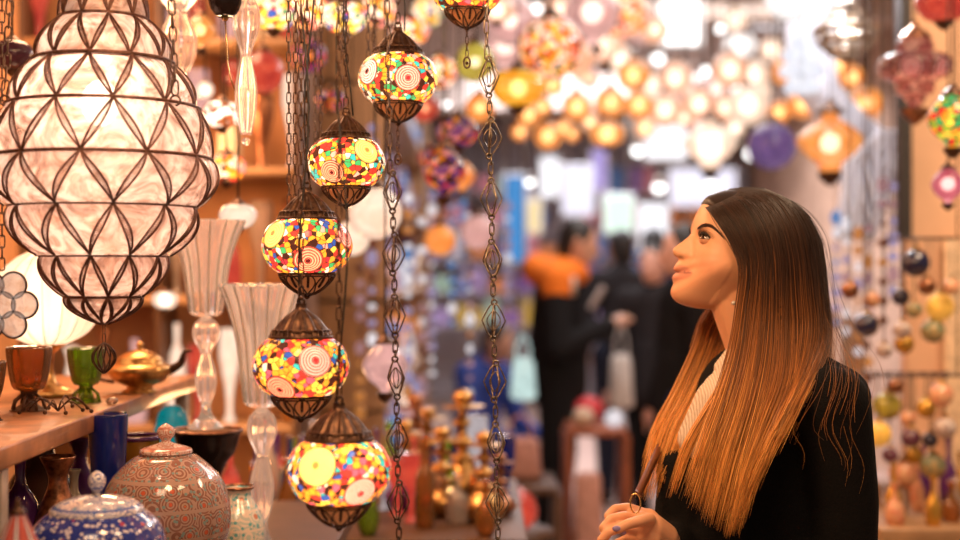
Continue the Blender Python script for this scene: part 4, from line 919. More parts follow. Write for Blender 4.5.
for (x,y,r,k,l) in ((916,263,14,'navy','large navy glass ball hanging from the upper rack'), (901,297,9,'navy','small navy ball below the large one'), (867,325,12,'navy','navy ball alone nearest the hair'), (940,307,14,'yellow','yellow glowing ball under the upper rack'), (933,331,12,'teal','mottled green ball below the yellow one'),
   (914,310,8,'teal','small mottled ball between the navy and yellow ones'), (902,330,9,'white','white speckled ball beside the mottled green one'), (904,344,10,'gold','gold ball below the white speckled one'), (927,286,9,'copper','copper ball just below the large navy one'), (951,287,8,'coral','coral ball at the frame edge'),
   (887,406,14,'lime','lime yellow ball hanging next to the coat shoulder'), (878,434,13,'yellow','amber yellow ball touching the coat outline'), (903,474,14,'coral','coral ball low beside the coat'), (933,466,13,'teal','mottled green ball low near the frame edge'), (926,408,10,'gold','gold ball under the lower rack'), (945,428,11,'white','pale speckled ball at the right under the lower rack'),
   (911,438,10,'plum','plum ball in the middle of the lower cluster'), (914,455,9,'gold','little gold ball above the coral one'), (930,440,8,'navy','small navy ball in the lower cluster'), (890,455,8,'plum','small plum ball above the coral one'), (896,386,8,'copper','copper ball just under the lower rack'), (941,395,12,'coral','ridged coral ornament at the lower rack end'), (908,418,8,'coral','small coral ball in the lower cluster'), (872,300,8,'coral','coral ball between the bead strings'), (850,290,9,'copper','copper ball by the hair edge'), (884,350,8,'white','pale ball between the two racks')):
    Y = RB.uniform(3.70,3.84); c = P(x,y,Y); R = r*Y/F; rt = thing('ornament_ball', c, l, 'ornament', 'glass ornament balls at the opposite stall')
    MB().ball((0,0,0), R, 24, 16).build('ball', ball_m[k], rt); MB().lathe([(R*.35,R*.9), (R*.3,R*1.2), (R*.08,R*1.25)], 12).build('cap', brass, rt)
    ztop = P(x,238 if y < 370 else 376,Y).z if not (y < 370 and x < 897) else CEIL
    MB().tube([(0,0,R*1.2), (0,0,ztop-c.z)], .0018, 4).build('cord', cordm, rt)
table(1.08, 1.75, 3.6, 4.15, .80, 'tan table of glassware at the opposite stall behind the coat', tan)
rb = random.Random(31); used = []
for k in range(26):
    for _ in range(40):
        x = rb.uniform(1.04,1.62); y = rb.uniform(3.65,4.1)
        if all((x-a)**2+(y-b)**2 > .075**2 for a, b in used): break
    used.append((x,y)); nm, gmm = [('coral',ball_m['coral']), ('tan brass',brass), ('amber',amber), ('clear',clearg), ('plum',purple), ('gold',ball_m['gold'])][k % 6]; H = rb.uniform(.10,.20); R = rb.uniform(.018,.028)
    lathed('glass_bottle', nm+' bottle on the tan table at the opposite stall', 'bottle', (x,y,.80), [(0,0),(R*.9,0),(R,H*.4),(R*.3,H*.65),(R*.3,H*.9),(R*.5,H)], gmm, nm+' bottles on the tan table', seg=18, smooth=2)
# cream painted panel and edge furniture behind the right-hand balls
o = MB().box((1.55,4.44,.95), (1.75,4.48,2.55), .01).build('leaning_board', mat('cream_board', (.85,.62,.40), .6)); tag(o, 'cream board leaning flat against the peach wall behind the racks', 'board'); o.location.z = -.95; 
# warm display case of the opposite stall
shelf_unit('display_case', 1.16, 1.40, 4.85, .25, 3, .36, .25, 'tan display case of glassware between the coat and the peach wall', tan)
shelf_unit('display_case', 1.42, 2.3, 5.4, .25, 3, .36, .25, 'wide tan display case further behind the peach wall edge', tan)
# ---------------------------------------------------------------- people in the aisle
def skin_mat(name, base, dark, rough=.45):
    t = NT(name); ns = t.n('TexNoise', {'Vector': t.obj(), 'Scale': 60, 'Detail': 3}); at = t.n('Attribute', attribute_name='tone')
    c = t.mixc(t.math('MULTIPLY', ns.outputs[0], .18), at.outputs['Color'], dark)
    return t.done(t.n('BsdfPrincipled', {'Base Color': c, 'Roughness': rough, 'Subsurface Weight': .12, 'Subsurface Scale': .01, 'Subsurface Radius': (1,.35,.15)}))
skin = skin_mat('skin', (.7,.4,.28), (.5,.22,.12))
fab = lambda n, c, c2=None: mat(n, c, .9, scale=200, var=.1, col2=c2, bump=.15, spec=.2)
black_f = fab('black_cloth', (.012,.012,.014)); navy_f = fab('navy_cloth', (.02,.03,.09)); char_f = fab('charcoal_cloth', (.03,.028,.032)); orange_f = fab('orange_cloth', (.95,.24,.03)); blue_f = fab('blue_cloth', (.05,.09,.38)); cream_f = fab('cream_cloth', (.75,.62,.50)); denim = fab('dark_denim', (.02,.025,.045))
hair_blk = mat('black_hair', (.012,.009,.008), .45, scale=200)
def person(px, Y, H, yaw, top_m, bot_m, label, hoodie=False, elbows=((-.24,.02,1.08),(.24,.02,1.08)), hands=((-.10,.30,1.12),(.10,.30,1.12)), nod=.0, lean=0.0, face=(.62,.36,.25), hairm=None, z0=0, sit=False):
    s = H/1.75; c = P(px,270,Y); c.z = z0; rt = thing('person', c, label, 'person', None, yaw)
    V = lambda x,y,z: Vector((x*s, (y+lean*max(0,z-.9))*s, z*s))
    hd = V(0,.03+nod*.5,1.63-nod*.12); hips = [V(-.095,0,.92), V(.095,0,.92)]
    if sit: knees = [V(-.12,.42,.90), V(.12,.42,.90)]; ank = [V(-.12,.45,.50), V(.12,.45,.50)]
    else: knees = [V(-.10,.02,.50), V(.10,-.01,.50)]; ank = [V(-.11,-.02,.09), V(.11,-.04,.09)]
    E = [V(*e) for e in elbows]; Hn = [V(*h) for h in hands]; Sh = [V(-.185,0,1.42), V(.185,0,1.42)]
    q = Matrix.Rotation(-nod*1.6, 3, 'X')
    caps = [('e', hd, (.076*s,.095*s,.118*s), q), ('e', hd+q@Vector((0,.035,-.055))*s, (.052*s,.062*s,.062*s), q), (hd+q@Vector((0,.09,.0))*s, .012*s, hd+q@Vector((0,.112,-.028))*s, .014*s),
            (hd+Vector((0,-.01,-.06))*s, .055*s, V(0,0,1.45), .060*s), (V(0,0,1.36), .12*s, V(0,0,1.1), .115*s), (V(0,0,1.1), .115*s, V(0,0,.95), .13*s)]
    for k in (0,1):
        sg = -1 if k == 0 else 1
        caps += [(hd+q@Vector((sg*.076,-.005,-.02))*s, .014*s, hd+q@Vector((sg*.08,-.01,.015))*s, .016*s)]
        caps += [(V(0,0,1.40), .07*s, Sh[k], .055*s), (Sh[k], .052*s, E[k], .040*s), (E[k], .040*s, Hn[k], .026*s)]
        d = (Hn[k]-E[k]).normalized(); pal = Hn[k]+d*.05*s; caps.append((Hn[k], .028*s, pal, .032*s))
        sd = d.cross(Vector((0,0,1))).normalized()
        for f in range(4): b0 = pal+sd*(f-1.5)*.018*s; caps.append((b0, .010*s, b0+d*.035*s+Vector((0,0,-.006)), .009*s)); caps.append((b0+d*.035*s, .009*s, b0+d*(.055-.006*abs(f-1.5))*s+Vector((0,0,-.022))*s, .007*s))
        caps.append((pal-d*.02*s-sd*sg*.03*s, .011*s, pal+d*.012*s-sd*sg*.055*s, .009*s))
        caps += [(hips[k], .085*s, knees[k], .055*s), (knees[k], .054*s, ank[k], .036*s), (ank[k]+Vector((0,-.03,-.03))*s, .032*s, ank[k]+Vector((0,.13,-.055))*s, .026*s)]
    blob('body', caps, .010, skin, rt, 2, color=lambda v: face)
    hc = [('e', hd+q@Vector((0,-.018,.025))*s, (.084*s,.098*s,.108*s), q), ('e', hd+q@Vector((0,-.05,-.02))*s, (.076*s,.065*s,.09*s), q)]
    blob('hair', hc, .011, hairm or hair_blk, rt, 2)
    tp = [(V(0,0,1.40), .135*s, V(0,-.01,1.12), .150*s), (V(0,0,1.12), .150*s, V(0,0,.88), .160*s), (V(-.10,0,1.38), .10*s, V(.10,0,1.38), .10*s), (V(0,0,1.50), .068*s, V(0,0,1.40), .1*s)]
    for k in (0,1):
        w = E[k]+(Hn[k]-E[k])*.88; tp += [(V(0,0,1.40), .09*s, Sh[k], .076*s), (Sh[k], .076*s, E[k], .062*s), (E[k], .062*s, w, .046*s)]
    blob('jacket', tp, .012, top_m, rt, 3)
    if hoodie:
        up = [('e', V(0,-.01,1.455), (.225*s,.165*s,.095*s)), ('e', V(0,-.12,1.48), (.14*s,.085*s,.085*s))]
        for k in (0,1): up += [(Sh[k], .088*s, Sh[k]+(E[k]-Sh[k])*.16, .080*s)]
        blob('orange_yoke', up, .012, orange_f, rt, 3)['label'] = 'orange shoulders and hood'
        MB().tube([Sh[1]+Vector((.03,.09,.02))*s, Sh[1]+(E[1]-Sh[1])*.22+Vector((.03,.085,0))*s], .012*s, 6).build('white_stripe', cream_f, rt)
    tr = [(V(-.06,0,.93), .14*s, V(.06,0,.93), .14*s)]
    for k in (0,1): tr += [(hips[k]+Vector((0,0,-.02)), .102*s, knees[k], .074*s), (knees[k], .074*s, ank[k], .058*s)]
    blob('trousers', tr, .012, bot_m, rt, 3)
    for k in (0,1):
        a = ank[k]; b = MB().ball(a+Vector((0,.045,-.045))*s, 1, 16, 10, (.048*s,.135*s,.042*s)); b.tube([a+Vector((0,0,-.04))*s, a+Vector((0,0,.03))*s], .052*s, 12); b.build('shoe', black_f, rt)
    return rt
PIh = PI/2
person(558, 7.1, 1.78, -PIh-.15, black_f, black_f, 'person in an orange-shouldered black jacket looking down at a phone', hoodie=True, nod=.13, lean=.02, elbows=((-.26,.0,1.10),(.27,.02,1.08)), hands=((-.06,.28,1.20),(.08,.30,1.20)))
c = P(597, 298, 7.0); o = MB().box((-.04,-.005,-.07), (.04,.005,.07), .004).build('mobile_phone', mat('phone_white', (.8,.8,.82), .2)); o.location = c; o.rotation_euler = (.5,.2,1.2); tag(o, 'pale phone held up by the person in orange and black', 'phone')
person(622, 8.6, 1.76, .25, char_f, denim, 'person in a charcoal coat seen from behind between the orange jacket and the dark group', elbows=((-.27,-.02,1.10),(.27,-.02,1.10)), hands=((-.22,.12,.95),(.22,.12,.95)))
person(653, 9.4, 1.80, -.4, navy_f, denim, 'tall person in navy standing furthest back in the dark group', face=(.55,.30,.22))
person(688, 6.0, 1.70, PIh+.2, black_f, navy_f, 'person in a bulky black jacket just behind the woman\'s chin', face=(.75,.42,.32), hands=((-.27,.08,.88),(.27,.08,.88)))
person(655, 7.6, 1.64, 2.6, char_f, black_f, 'person with a pinkish face turned this way beside the black jacket', face=(.80,.46,.36), hands=((-.28,.06,.86),(.28,.06,.86)))
person(474, 8.0, 1.66, -PIh-.6, blue_f, black_f, 'seated stall vendor in a blue top and dark trousers between the ornamental chains', nod=.14, lean=.12, z0=-.46, sit=True, hands=((-.15,.45,1.0),(.12,.48,1.02)), elbows=((-.26,.15,1.08),(.26,.15,1.08)))
rt = thing('stool', (P(474,0,8.0).x, 8.0, 0), 'round wooden stool under the seated vendor', 'stool'); MB().lathe([(0,.42), (.17,.42), (.18,.435), (.17,.45), (0,.45)], 28).build('seat', darkwood, rt)
for k in range(4): a = PI/4+k*PIh; MB().tube([(.11*math.cos(a),.11*math.sin(a),.42), (.17*math.cos(a),.17*math.sin(a),0.01)], .016, 8).build('leg', darkwood, rt)
# things at the stall front by the orange jacket
def bag(px, pyb, Y, w, h, m, label, strap=True, tilt=0, name='shopping_bag', zt=None):
    c = P(px, pyb, Y); rt = thing(name, c, label, 'bag'); b = MB(); b.box((-w/2,-.05,0), (w/2,.05,h), .03); 
    for i, v in enumerate(b.v): f = 1-.28*(v[2]/h)+.05*math.sin(v[2]*40+v[0]*30); b.v[i] = (v[0]*f, v[1]*(1.1-v[2]/h*.5), v[2])
    b.build('bag_body', m, rt); rt.rotation_euler[1] = tilt
    if strap: MB().tube(cromv([(-w*.25,0,h*.97), (-w*.2,0,h*1.3), (0,0,h*1.5), (w*.2,0,h*1.3), (w*.25,0,h*.97)], 6), .006, 6).build('handle', m, rt)
    return rt
def rack_stand(px, Y, ztop, label, m=None, w=.4):
    c = P(px,270,Y); rt = thing('display_stand', (c.x,Y,0), label, 'stand'); m = m or tan
    MB().box((-w/2,-.2,ztop-.03), (w/2,.2,ztop), .005).build('top', m, rt); MB().box((-w/2,-.2,0), (w/2,.2,.05), .005).build('base', m, rt)
    for a in (-1,1): MB().box((a*w/2-.015,-.18,.05), (a*w/2+.015,.18,ztop-.03), .003).build('side_panel', m, rt)
    return rt
rack_stand(595, 6.2, .78, 'reddish brown stand heaped with goods beside the person in orange and black', mat('red_wood', (.40,.12,.05), .5, scale=9), .26)
c = P(595,0,6.2)
for (dx,dz,r,m,l) in ((-.02,.07,.07,mat('red_cloth_ball', (.75,.06,.08), .5),'red round pincushion on top of the reddish stand'), (-.06,.05,.05,cream_f,'cream folded cloth roll on the reddish stand'), (.08,.045,.045,wb_,'white glass bowl on the reddish stand')):
    o = MB().ball((0,0,0), r, 18, 12, (1,1,.9 if r > .06 else .9)).build('pincushion' if r > .06 else ('cloth_roll' if m is cream_f else 'white_bowl'), m); o.location = (c.x+dx, 6.12 if r < .06 else 6.28, .78+r*.9); tag(o, l, 'goods')
bag(621, 408, 7.4, .14, .30, mat('white_bag', (.85,.82,.78), .6), 'white carrier bag hanging by the charcoal coat')
bag(642, 440, 7.9, .20, .24, mat('white_bag', (.85,.82,.78), .6), 'small white carrier bag lower beside the stand', tilt=.5)
mb_ = bag(523, 400, 6.2, .13, .20, litglass('mint_plastic', (.70,.92,.88), .75, .1), 'pale mint plastic bag glowing between the vendor and the person in orange', tilt=-.15)  # bag holds no lamp; emission put into the plastic makes it bright
MB().tube([(0,0,.29), (0,0,CEIL-mb_.location.z)], .003, 5).build('cord', cordm, mb_)
mb_.rotation_euler[1] = 0
rack_stand(520, 5.6, .62, 'dark low stand under the dusky pink canvas bag', darkwood, .3)
bag(520, 476, 5.6, .20, .18, mat('pink_canvas', (.50,.26,.22), .8), 'dusky pink canvas bag slumped on the dark low stand').location.z = .62
bag(588, 540, 5.8, .15, .62, mat('pink_fabric', (.62,.34,.28), .8), 'long dusky pink wrapped bundle leaning at the reddish stand', strap=False, name='fabric_bundle').location.z = 0
o = MB().lathe([(0,0), (.035,0), (.075,.05), (.06,.11), (.02,.14), (0,.145)], 20, smooth=3).build('red_lamp', GL['red']); o.location = P(515,530,4.4); tag(o, 'small red glass lamp low between the chain and the pink bag', 'lamp')
o = MB().lathe([(0,0), (.14,0), (.05,.03), (.03,.1), (.03,o.location.z-.06), (.12,o.location.z-.02), (.13,o.location.z), (0,o.location.z)], 24).build('pedestal', darkwood); o.location = P(515,530,4.4); o.location.z = 0; tag(o, 'turned dark pedestal carrying the small red lamp', 'stand')
# goods along the aisle wall
shelf_unit('aisle_shelf', 5.1, 9.3, -.62, .55, 5, .42, .26, 'brown shelving full of glassware running down the stall side of the aisle', tan, 'x')
rb = random.Random(44); gsh = [('lilac',lil), ('white',wb_), ('orange',GL['amber']), ('plum',purple), ('brass',brass), ('rose',GL['rose']), ('blue',blb), ('cobalt',cobalt), ('cream',GL['cream']), ('copper',copper)]  # emissive lamp and bead glass put on vases to brighten them
for k in range(5):
    y = 5.25
    while y < 9.15:
        nm, gmm = rb.choice(gsh); H = rb.uniform(.15,.33); R = rb.uniform(.04,.07)
        pr = rb.choice([[(0,0),(.7,0),(1,.3),(.5,.7),(.4,.85),(.75,1)], [(0,0),(.6,0),(.3,.1),(.4,.35),(1,.7),(.9,1)], [(0,0),(.9,0),(1,.4),(.7,.7),(.3,.8),(.35,1)]])
        lathed('aisle_vase', nm+' vase on the '+lev[k]+' board of the aisle shelving', 'vase', (-.48+rb.uniform(-.04,.04),y,.55+k*.42), [(r*R,t*H) for r,t in pr], gmm, nm+' vases on the '+lev[k]+' aisle board', seg=16, smooth=2); y += rb.uniform(.17,.30)
# ================================================================ the woman
WY = 2.45; WS = WY/F
CW = P(722, 258, WY); TILT = math.radians(20); YAW = math.radians(9)
fx = Vector((-math.cos(TILT)*math.cos(YAW), -math.cos(TILT)*math.sin(YAW), math.sin(TILT))).normalized()
lx = Vector((math.sin(YAW)*-1, math.cos(YAW), 0)).normalized()   # away from the camera
ux = lx.cross(fx).normalized()
if ux.z < 0: ux = -ux
HM = Matrix((fx, lx, ux)).transposed()
def h2w(p): return CW + HM @ Vector(p)
def pxh(px, py):   # picture point on the head's mid plane -> head frame (forward, up)
    dx = (px-722)*WS; dz = (258-py)*WS
    return (-dx*math.cos(TILT)+dz*math.sin(TILT), dx*math.sin(TILT)+dz*math.cos(TILT))
FULL = [(697.5,212,.05),(694.5,219,.045),(692.5,226,.035),(691.5,231,.016),(690,234,.011),(686.5,237.5,.010),(680.5,242,.010),(674.5,246.2,.011),(671,249.5,.012),(670.5,252,.013),(672.5,255.6,.0145),(677,258.6,.016),(677.2,261,.016),(674.6,264,.020),(672.6,267,.021),(671.6,269.5,.020),(674.5,271.6,.019),(676,272.6,.019),(672.4,274.6,.018),(670.3,277.5,.019),(671.2,281,.020),(672.2,284,.022),(670.2,288,.024),(669,292.5,.024),(671,298,.024),(676,302.5,.03)]
SKULL = [(706,200),(720,194),(740,191),(760,193),(780,203),(795,220),(803,242),(802,265),(792,287),(778,302),(760,309),(742,311),(725,310),(707,309),(691,307.5)]
BASE = [(697.5,212),(694.5,219),(693,226),(692.6,234),(690.5,245),(688,258),(684,270),(678,281),(673,291),(673,297.5),(677,302.5)]
def polar(lst):
    out = []
    for p in lst:
        a, c = pxh(p[0], p[1]); out.append((math.atan2(c, a), math.hypot(a, c)) + tuple(p[2:]))
    out.sort(); return [(out[-1][0]-2*PI,)+out[-1][1:]]+out+[(out[0][0]+2*PI,)+out[0][1:]]
def interp(tab, x, k=1):
    for i in range(len(tab)-1):
        if tab[i][0] <= x <= tab[i+1][0]:
            t = (x-tab[i][0])/max(1e-9, tab[i+1][0]-tab[i][0])
            p0, p1, p2, p3 = tab[max(0,i-1)][k], tab[i][k], tab[i+1][k], tab[min(len(tab)-1,i+2)][k]
            return (p1+(p2-p1)*t)*.45+.55*(.5*((2*p1)+(-p0+p2)*t+(2*p0-5*p1+4*p2-p3)*t*t+(-p0+3*p1-3*p2+p3)*t**3))
    return tab[0][k]
PB = polar(BASE+SKULL); PF = polar([p for p in FULL]+[(a,b,.05) for a,b in SKULL])
def sm(x, a, b): t = min(1, max(0, (x-a)/(b-a))); return t*t*(3-2*t)
EYE_B = .0335
ea, ec = pxh(700.6, 240.4); EYE = Vector((ea, -EYE_B, ec)); ER = .0138
MOUTH = pxh(676, 272)
def head_point(phi, lam, off=0.0):
    """phi: angle in the sagittal plane (0 forward, +90 up); lam: lateral angle"""
    rb = interp(PB, phi); W = .073
    cl, sl = math.cos(lam), math.sin(lam)
    r = 1/math.sqrt((cl/rb)**2+(sl/W)**2); r2 = r
    a = r*cl*math.cos(phi); c = r*cl*math.sin(phi); b = r*sl
    # squarer face plane, narrower jaw
    if a > 0:
        g = 1-.30*sm(-c, .015, .085)-.06*sm(c, .03, .09)
    else: g = 1-.22*sm(-c, .01, .07)
    b *= g
    dl = interp(PF, phi)-rb; w = interp(PF, phi, 2)
    if cl > .2 and abs(dl) > 1e-5:
        k = math.exp(-(abs(b)/max(w,.004))**2.6); a += dl*k*math.cos(phi); c += dl*k*math.sin(phi)
    p = Vector((a, b, c))
    def bump(cx, rad, amt, sq=(1,1,1)):
        d = Vector(((a-cx[0])*sq[0], (abs(b)-cx[1])*sq[1], (c-cx[2])*sq[2])).length/rad
        return amt*math.exp(-d*d)
    nrm = Vector((a*.9, b*1.0, c*.55)).normalized() if p.length else Vector((1,0,0))
    if a > 0:
        d = 0
        d += 0          # socket
        d += bump((EYE.x+.004, .034, EYE.z+.016), .013, .0030, (.6,.75,1.3))        # brow ridge
        d += bump((EYE.x-.006, .047, EYE.z-.036), .024, .0040)                     # cheek
        d += bump((MOUTH[0]-.018, .030, MOUTH[1]), .013, .0012)
        d += bump((MOUTH[0]-.004, .026, MOUTH[1]+.002), .006, -.0015)
        al = pxh(682.0, 254.0); d += bump((al[0]-.001, .0150, al[1]+.001), .0068, .0048)  # wing of the nose
        nt = pxh(676.5, 257.0); d += bump((nt[0], .0085, nt[1]-.001), .0036, -.0045)
        p += nrm*d
        ob = abs(p.y)-EYE_B; ds = math.hypot(ob/(.0165 if ob < 0 else .026), (p.z-EYE.z)/.0145); at_ = EYE.x+.0035+.013*ds*ds-.40*max(0,ob)
        k_ = .0025; h_ = max(k_-abs(p.x-at_), 0)/k_
        if p.x > EYE.x-.02: p.x = min(p.x, at_)-h_*h_*k_*.25
    if off: p += Vector((a, b, c)).normalized()*off
    return p
def head_geo():
    vs = []; fs = []; NP, NL = 420, 140
    for j in range(NL+1):
        lam = -PI/2+PI*j/NL
        for i in range(NP): vs.append(h2w(head_point(-PI+2*PI*i/NP, lam)))
    for j in range(NL):
        for i in range(NP):
            i2 = (i+1) % NP; fs.append((j*NP+i, (j+1)*NP+i, (j+1)*NP+i2, j*NP+i2))
    return vs, fs
SKC = (.82,.42,.235)
def skin_tone(v):
    d = v-CW; p = HM.transposed() @ d
    c = Vector(SKC)
    # picture coordinates on the mid plane for lips
    X = 722-(p.x*math.cos(TILT)-p.z*math.sin(TILT))/WS; Yp = 258-(p.x*math.sin(TILT)+p.z*math.cos(TILT))/WS
    if p.length < .16 and abs(p.y) < .034 and X < 692:
        e = math.hypot((X-671)/15.5, (Yp-272.4)/8.6)
        k = 1-sm(e, .82, 1.02); c = c.lerp(Vector((.64,.22,.16)), k*.75)
        if abs(Yp-(272.1+.05*(X-675))) < .75 and X < 685: c = c.lerp(Vector((.12,.02,.02)), .75)  # dark line painted as shade between the lips
    if p.length < .16:
        nq = pxh(677.5,257.6); dn = Vector(((p.x-nq[0])/.0055, (abs(p.y)-.0095)/.0045, (p.z-nq[1])/.0028)).length; c = c.lerp(Vector((.10,.02,.012)), .85*math.exp(-dn*dn))  # nostril shade painted into the skin colour
    if p.length < .14:
        ck = math.exp(-(((p.x-EYE.x+.008)/.03)**2+((abs(p.y)-.047)/.03)**2+((p.z-EYE.z+.042)/.022)**2)); c = c.lerp(Vector((.80,.30,.20)), .35*ck)
    return tuple(c)
# body pose
NK0 = P(741, 292, 2.45); NK1 = P(757, 352, 2.455)
SHN = P(832, 405, 2.325); SHF = P(702, 436, 2.58); CH = P(762, 440, 2.46)
PEL = P(775, 720, 2.46); PEL.z = .95
ELN = P(842, 575, 2.36); WRN = P(695, 592, 2.14)
ELF = P(690, 596, 2.50); WRF = P(664, 537, 2.28)
KN = [Vector((PEL.x+.02, PEL.y-.09, .50)), Vector((PEL.x-.03, PEL.y+.09, .50))]; AN = [Vector((PEL.x+.03, PEL.y-.10, .09)), Vector((PEL.x-.02, PEL.y+.10, .09))]
caps = [(NK0, .050, NK1, .050), (P(731,300,2.45), .040, P(750,345,2.45), .046), (NK1, .052, P(762,385,2.46), .075), (P(762,400,2.46), .10, P(768,560,2.47), .10), (P(768,560,2.47), .10, PEL, .12), (P(758,392,2.45), .06, SHN, .045), (P(754,396,2.47), .06, SHF, .045),
        (SHN, .045, ELN, .036), (ELN, .036, WRN, .024), (SHF, .045, ELF, .036), (ELF, .036, WRF, .024)]
for k in (0,1): caps += [(PEL+Vector((0,(-.08,.08)[k],-.02)), .095, KN[k], .056), (KN[k], .055, AN[k], .035), (AN[k]+Vector((.02,0,-.03)), .030, AN[k]+Vector((-.13,0,-.06)), .024)]
# near-picture hand: holds the strap ring; fingers curl round it
def fing(pts, r0=.0088, r1=.0066):
    n = len(pts)-1
    for i in range(n):
        a = r0+(r1-r0)*i/n; b = r0+(r1-r0)*(i+1)/n; caps.append((P(*pts[i]), a, P(*pts[i+1]), b))
caps += [(WRF, .025, P(651,528,2.26), .026), (P(651,528,2.26), .024, P(640,524,2.25), .022), (P(648,520,2.27), .020, P(634,517,2.27), .017), (P(650,538,2.25), .02, P(636,536,2.25), .018)]
fing([(641,512,2.275), (628,507.5,2.275), (615,509,2.265), (608,516,2.25), (611,524,2.24)], .0090, .0070)
fing([(638,519,2.25), (624,516,2.235), (611,519,2.225), (603,528,2.22), (607,536,2.222)], .0092, .0070)
fing([(637,530,2.24), (622,527,2.22), (609,532,2.21), (601,540,2.21), (606,548,2.22)], .0090, .0068)
fing([(638,541,2.24), (624,540,2.215), (612,545,2.205), (606,552,2.21)], .0080, .0062)
fing([(650,519,2.235), (640,521,2.205), (628,524,2.188), (618,529,2.182)], .0105, .0082)   # thumb across the front
# other hand, lower, mostly under the frame edge
caps += [(WRN, .024, P(664,588,2.12), .026), (P(664,588,2.12), .026, P(648,580,2.12), .024), (P(660,600,2.12), .02, P(645,594,2.12), .019)]
fing([(650,574,2.12), (638,562,2.13), (626,556,2.15), (618,560,2.165)]); fing([(644,580,2.11), (630,571,2.12), (617,567,2.14), (611,573,2.15)]); fing([(642,589,2.11), (628,583,2.12), (615,580,2.14), (609,586,2.15)]); fing([(644,598,2.11), (631,594,2.12), (620,593,2.135)], .008, .006)
fing([(664,578,2.10), (655,568,2.10), (645,560,2.115)], .0105, .008)
woman = thing('person', (PEL.x, PEL.y, 0), 'woman with long brown-to-golden hair in a black coat, gazing up at the lanterns', 'person')
iw = Matrix.Translation(-Vector((PEL.x, PEL.y, 0)))
def adopt(o):
    o.parent = woman; o.matrix_parent_inverse = iw; return o
adopt(blob('body', caps, .0027, skin, None, 3, extra=head_geo(), color=skin_tone))
def sub(o, par):
    o.parent = par; return o
# eyes (near and far)
def hdir(az, el, sd):  # az measured from forward towards the outer side
    return Vector((math.cos(el)*math.cos(az), sd*math.sin(az)*math.cos(el), math.sin(el)))
white_e = mat('eye_white', (.60,.50,.45), .12, coat=1); iris_m = mat('brown_iris', (.07,.025,.01), .1, coat=1, scale=400); pup = mat('pupil', (.003,.003,.003), .05, coat=1)
lidm = mat('eyelid_skin', (.76,.37,.215), .45, scale=80); lashm = mat('lash', (.006,.004,.004), .6); browm = mat('brow_hair', (.045,.018,.010), .6)
for sd in (-1, 1):
    C0 = Vector((EYE.x, sd*EYE_B, EYE.z)); g = hdir(math.radians(27 if sd < 0 else -15), math.radians(13), sd)
    b = MB().ball(h2w(C0), ER, 32, 24); adopt(b.build('eyeball', white_e))
    def cap_(a0, rr, off):
        b = MB(); q = Vector((0,0,1)).rotation_difference(HM @ g); n = 24; vs = [h2w(C0)+q@Vector((0,0,rr+off))]; fs = []
        for i in range(1,7):
            t = a0*i/6
            for j in range(n): a = 2*PI*j/n; vs.append(h2w(C0)+q@(Vector((math.sin(t)*math.cos(a), math.sin(t)*math.sin(a), math.cos(t)))*(rr+off*(1-i/6))))
        for j in range(n): fs.append((0, 1+j, 1+(j+1) % n))
        for i in range(5):
            for j in range(n): fs.append((1+i*n+j, 1+(i+1)*n+j, 1+(i+1)*n+(j+1) % n, 1+i*n+(j+1) % n))
        b.add(vs, fs); return b
    adopt(cap_(.58, ER*1.01, .0008).build('iris', iris_m)); adopt(cap_(.30, ER*1.03, .0009).build('pupil', pup))
    LR = ER*1.10; UPA, LOA = math.radians(33), math.radians(-15)
    azs = [math.radians(-56+148*i/28) for i in range(29)]
    def lid_el(az, top):
        t = (az-azs[0])/(azs[-1]-azs[0]); k = max(0, math.sin(PI*t))**.75
        base = math.radians(-2+7*t)
        return base+(UPA*k if top else LOA*k*.8)
    for top, nm in ((True,'upper_eyelid'), (False,'lower_eyelid')):
        b = MB(); vs = []; fs = []; R_ = 8
        for az in azs:
            e0 = lid_el(az, top); e1 = math.radians(75 if top else -52)
            for j in range(R_+1): t = j/R_; vs.append(h2w(C0+hdir(az, e0+(e1-e0)*t, sd)*(LR-.0012*t*t)))
        for i in range(len(azs)-1):
            for j in range(R_): a = i*(R_+1)+j; fs.append((a, a+1, a+R_+2, a+R_+1))
        b.add(vs, fs); o = b.build(nm, lidm); md = o.modifiers.new('s','SOLIDIFY'); md.thickness = .0009; adopt(o)
    b = MB(); b.tube([h2w(C0+hdir(az, lid_el(az,True)-.02, sd)*(LR+.0007)) for az in azs], 0, 6, rads=[.0008+.0013*math.sin(PI*i/28)+.0004*(i/28) for i in range(29)])
    b.tube([h2w(C0+hdir(az, lid_el(az,False)+.01, sd)*(LR+.0003)) for az in azs[6:]], .00045, 5)
    for i in range(2, 29):
        az = azs[i]; e = lid_el(az,True); L = .0075+.003*i/28
        p0 = C0+hdir(az, e, sd)*(LR+.0006); b.tube([h2w(p0), h2w(p0+hdir(az+.15,e+.1,sd)*L*.5+Vector((0,0,-.0004))), h2w(p0+hdir(az+.35,e+.3,sd)*L+Vector((0,0,.0030)))], 0, 4, rads=[.00045,.0003,.0001])
    adopt(b.build('eyelashes', lashm))
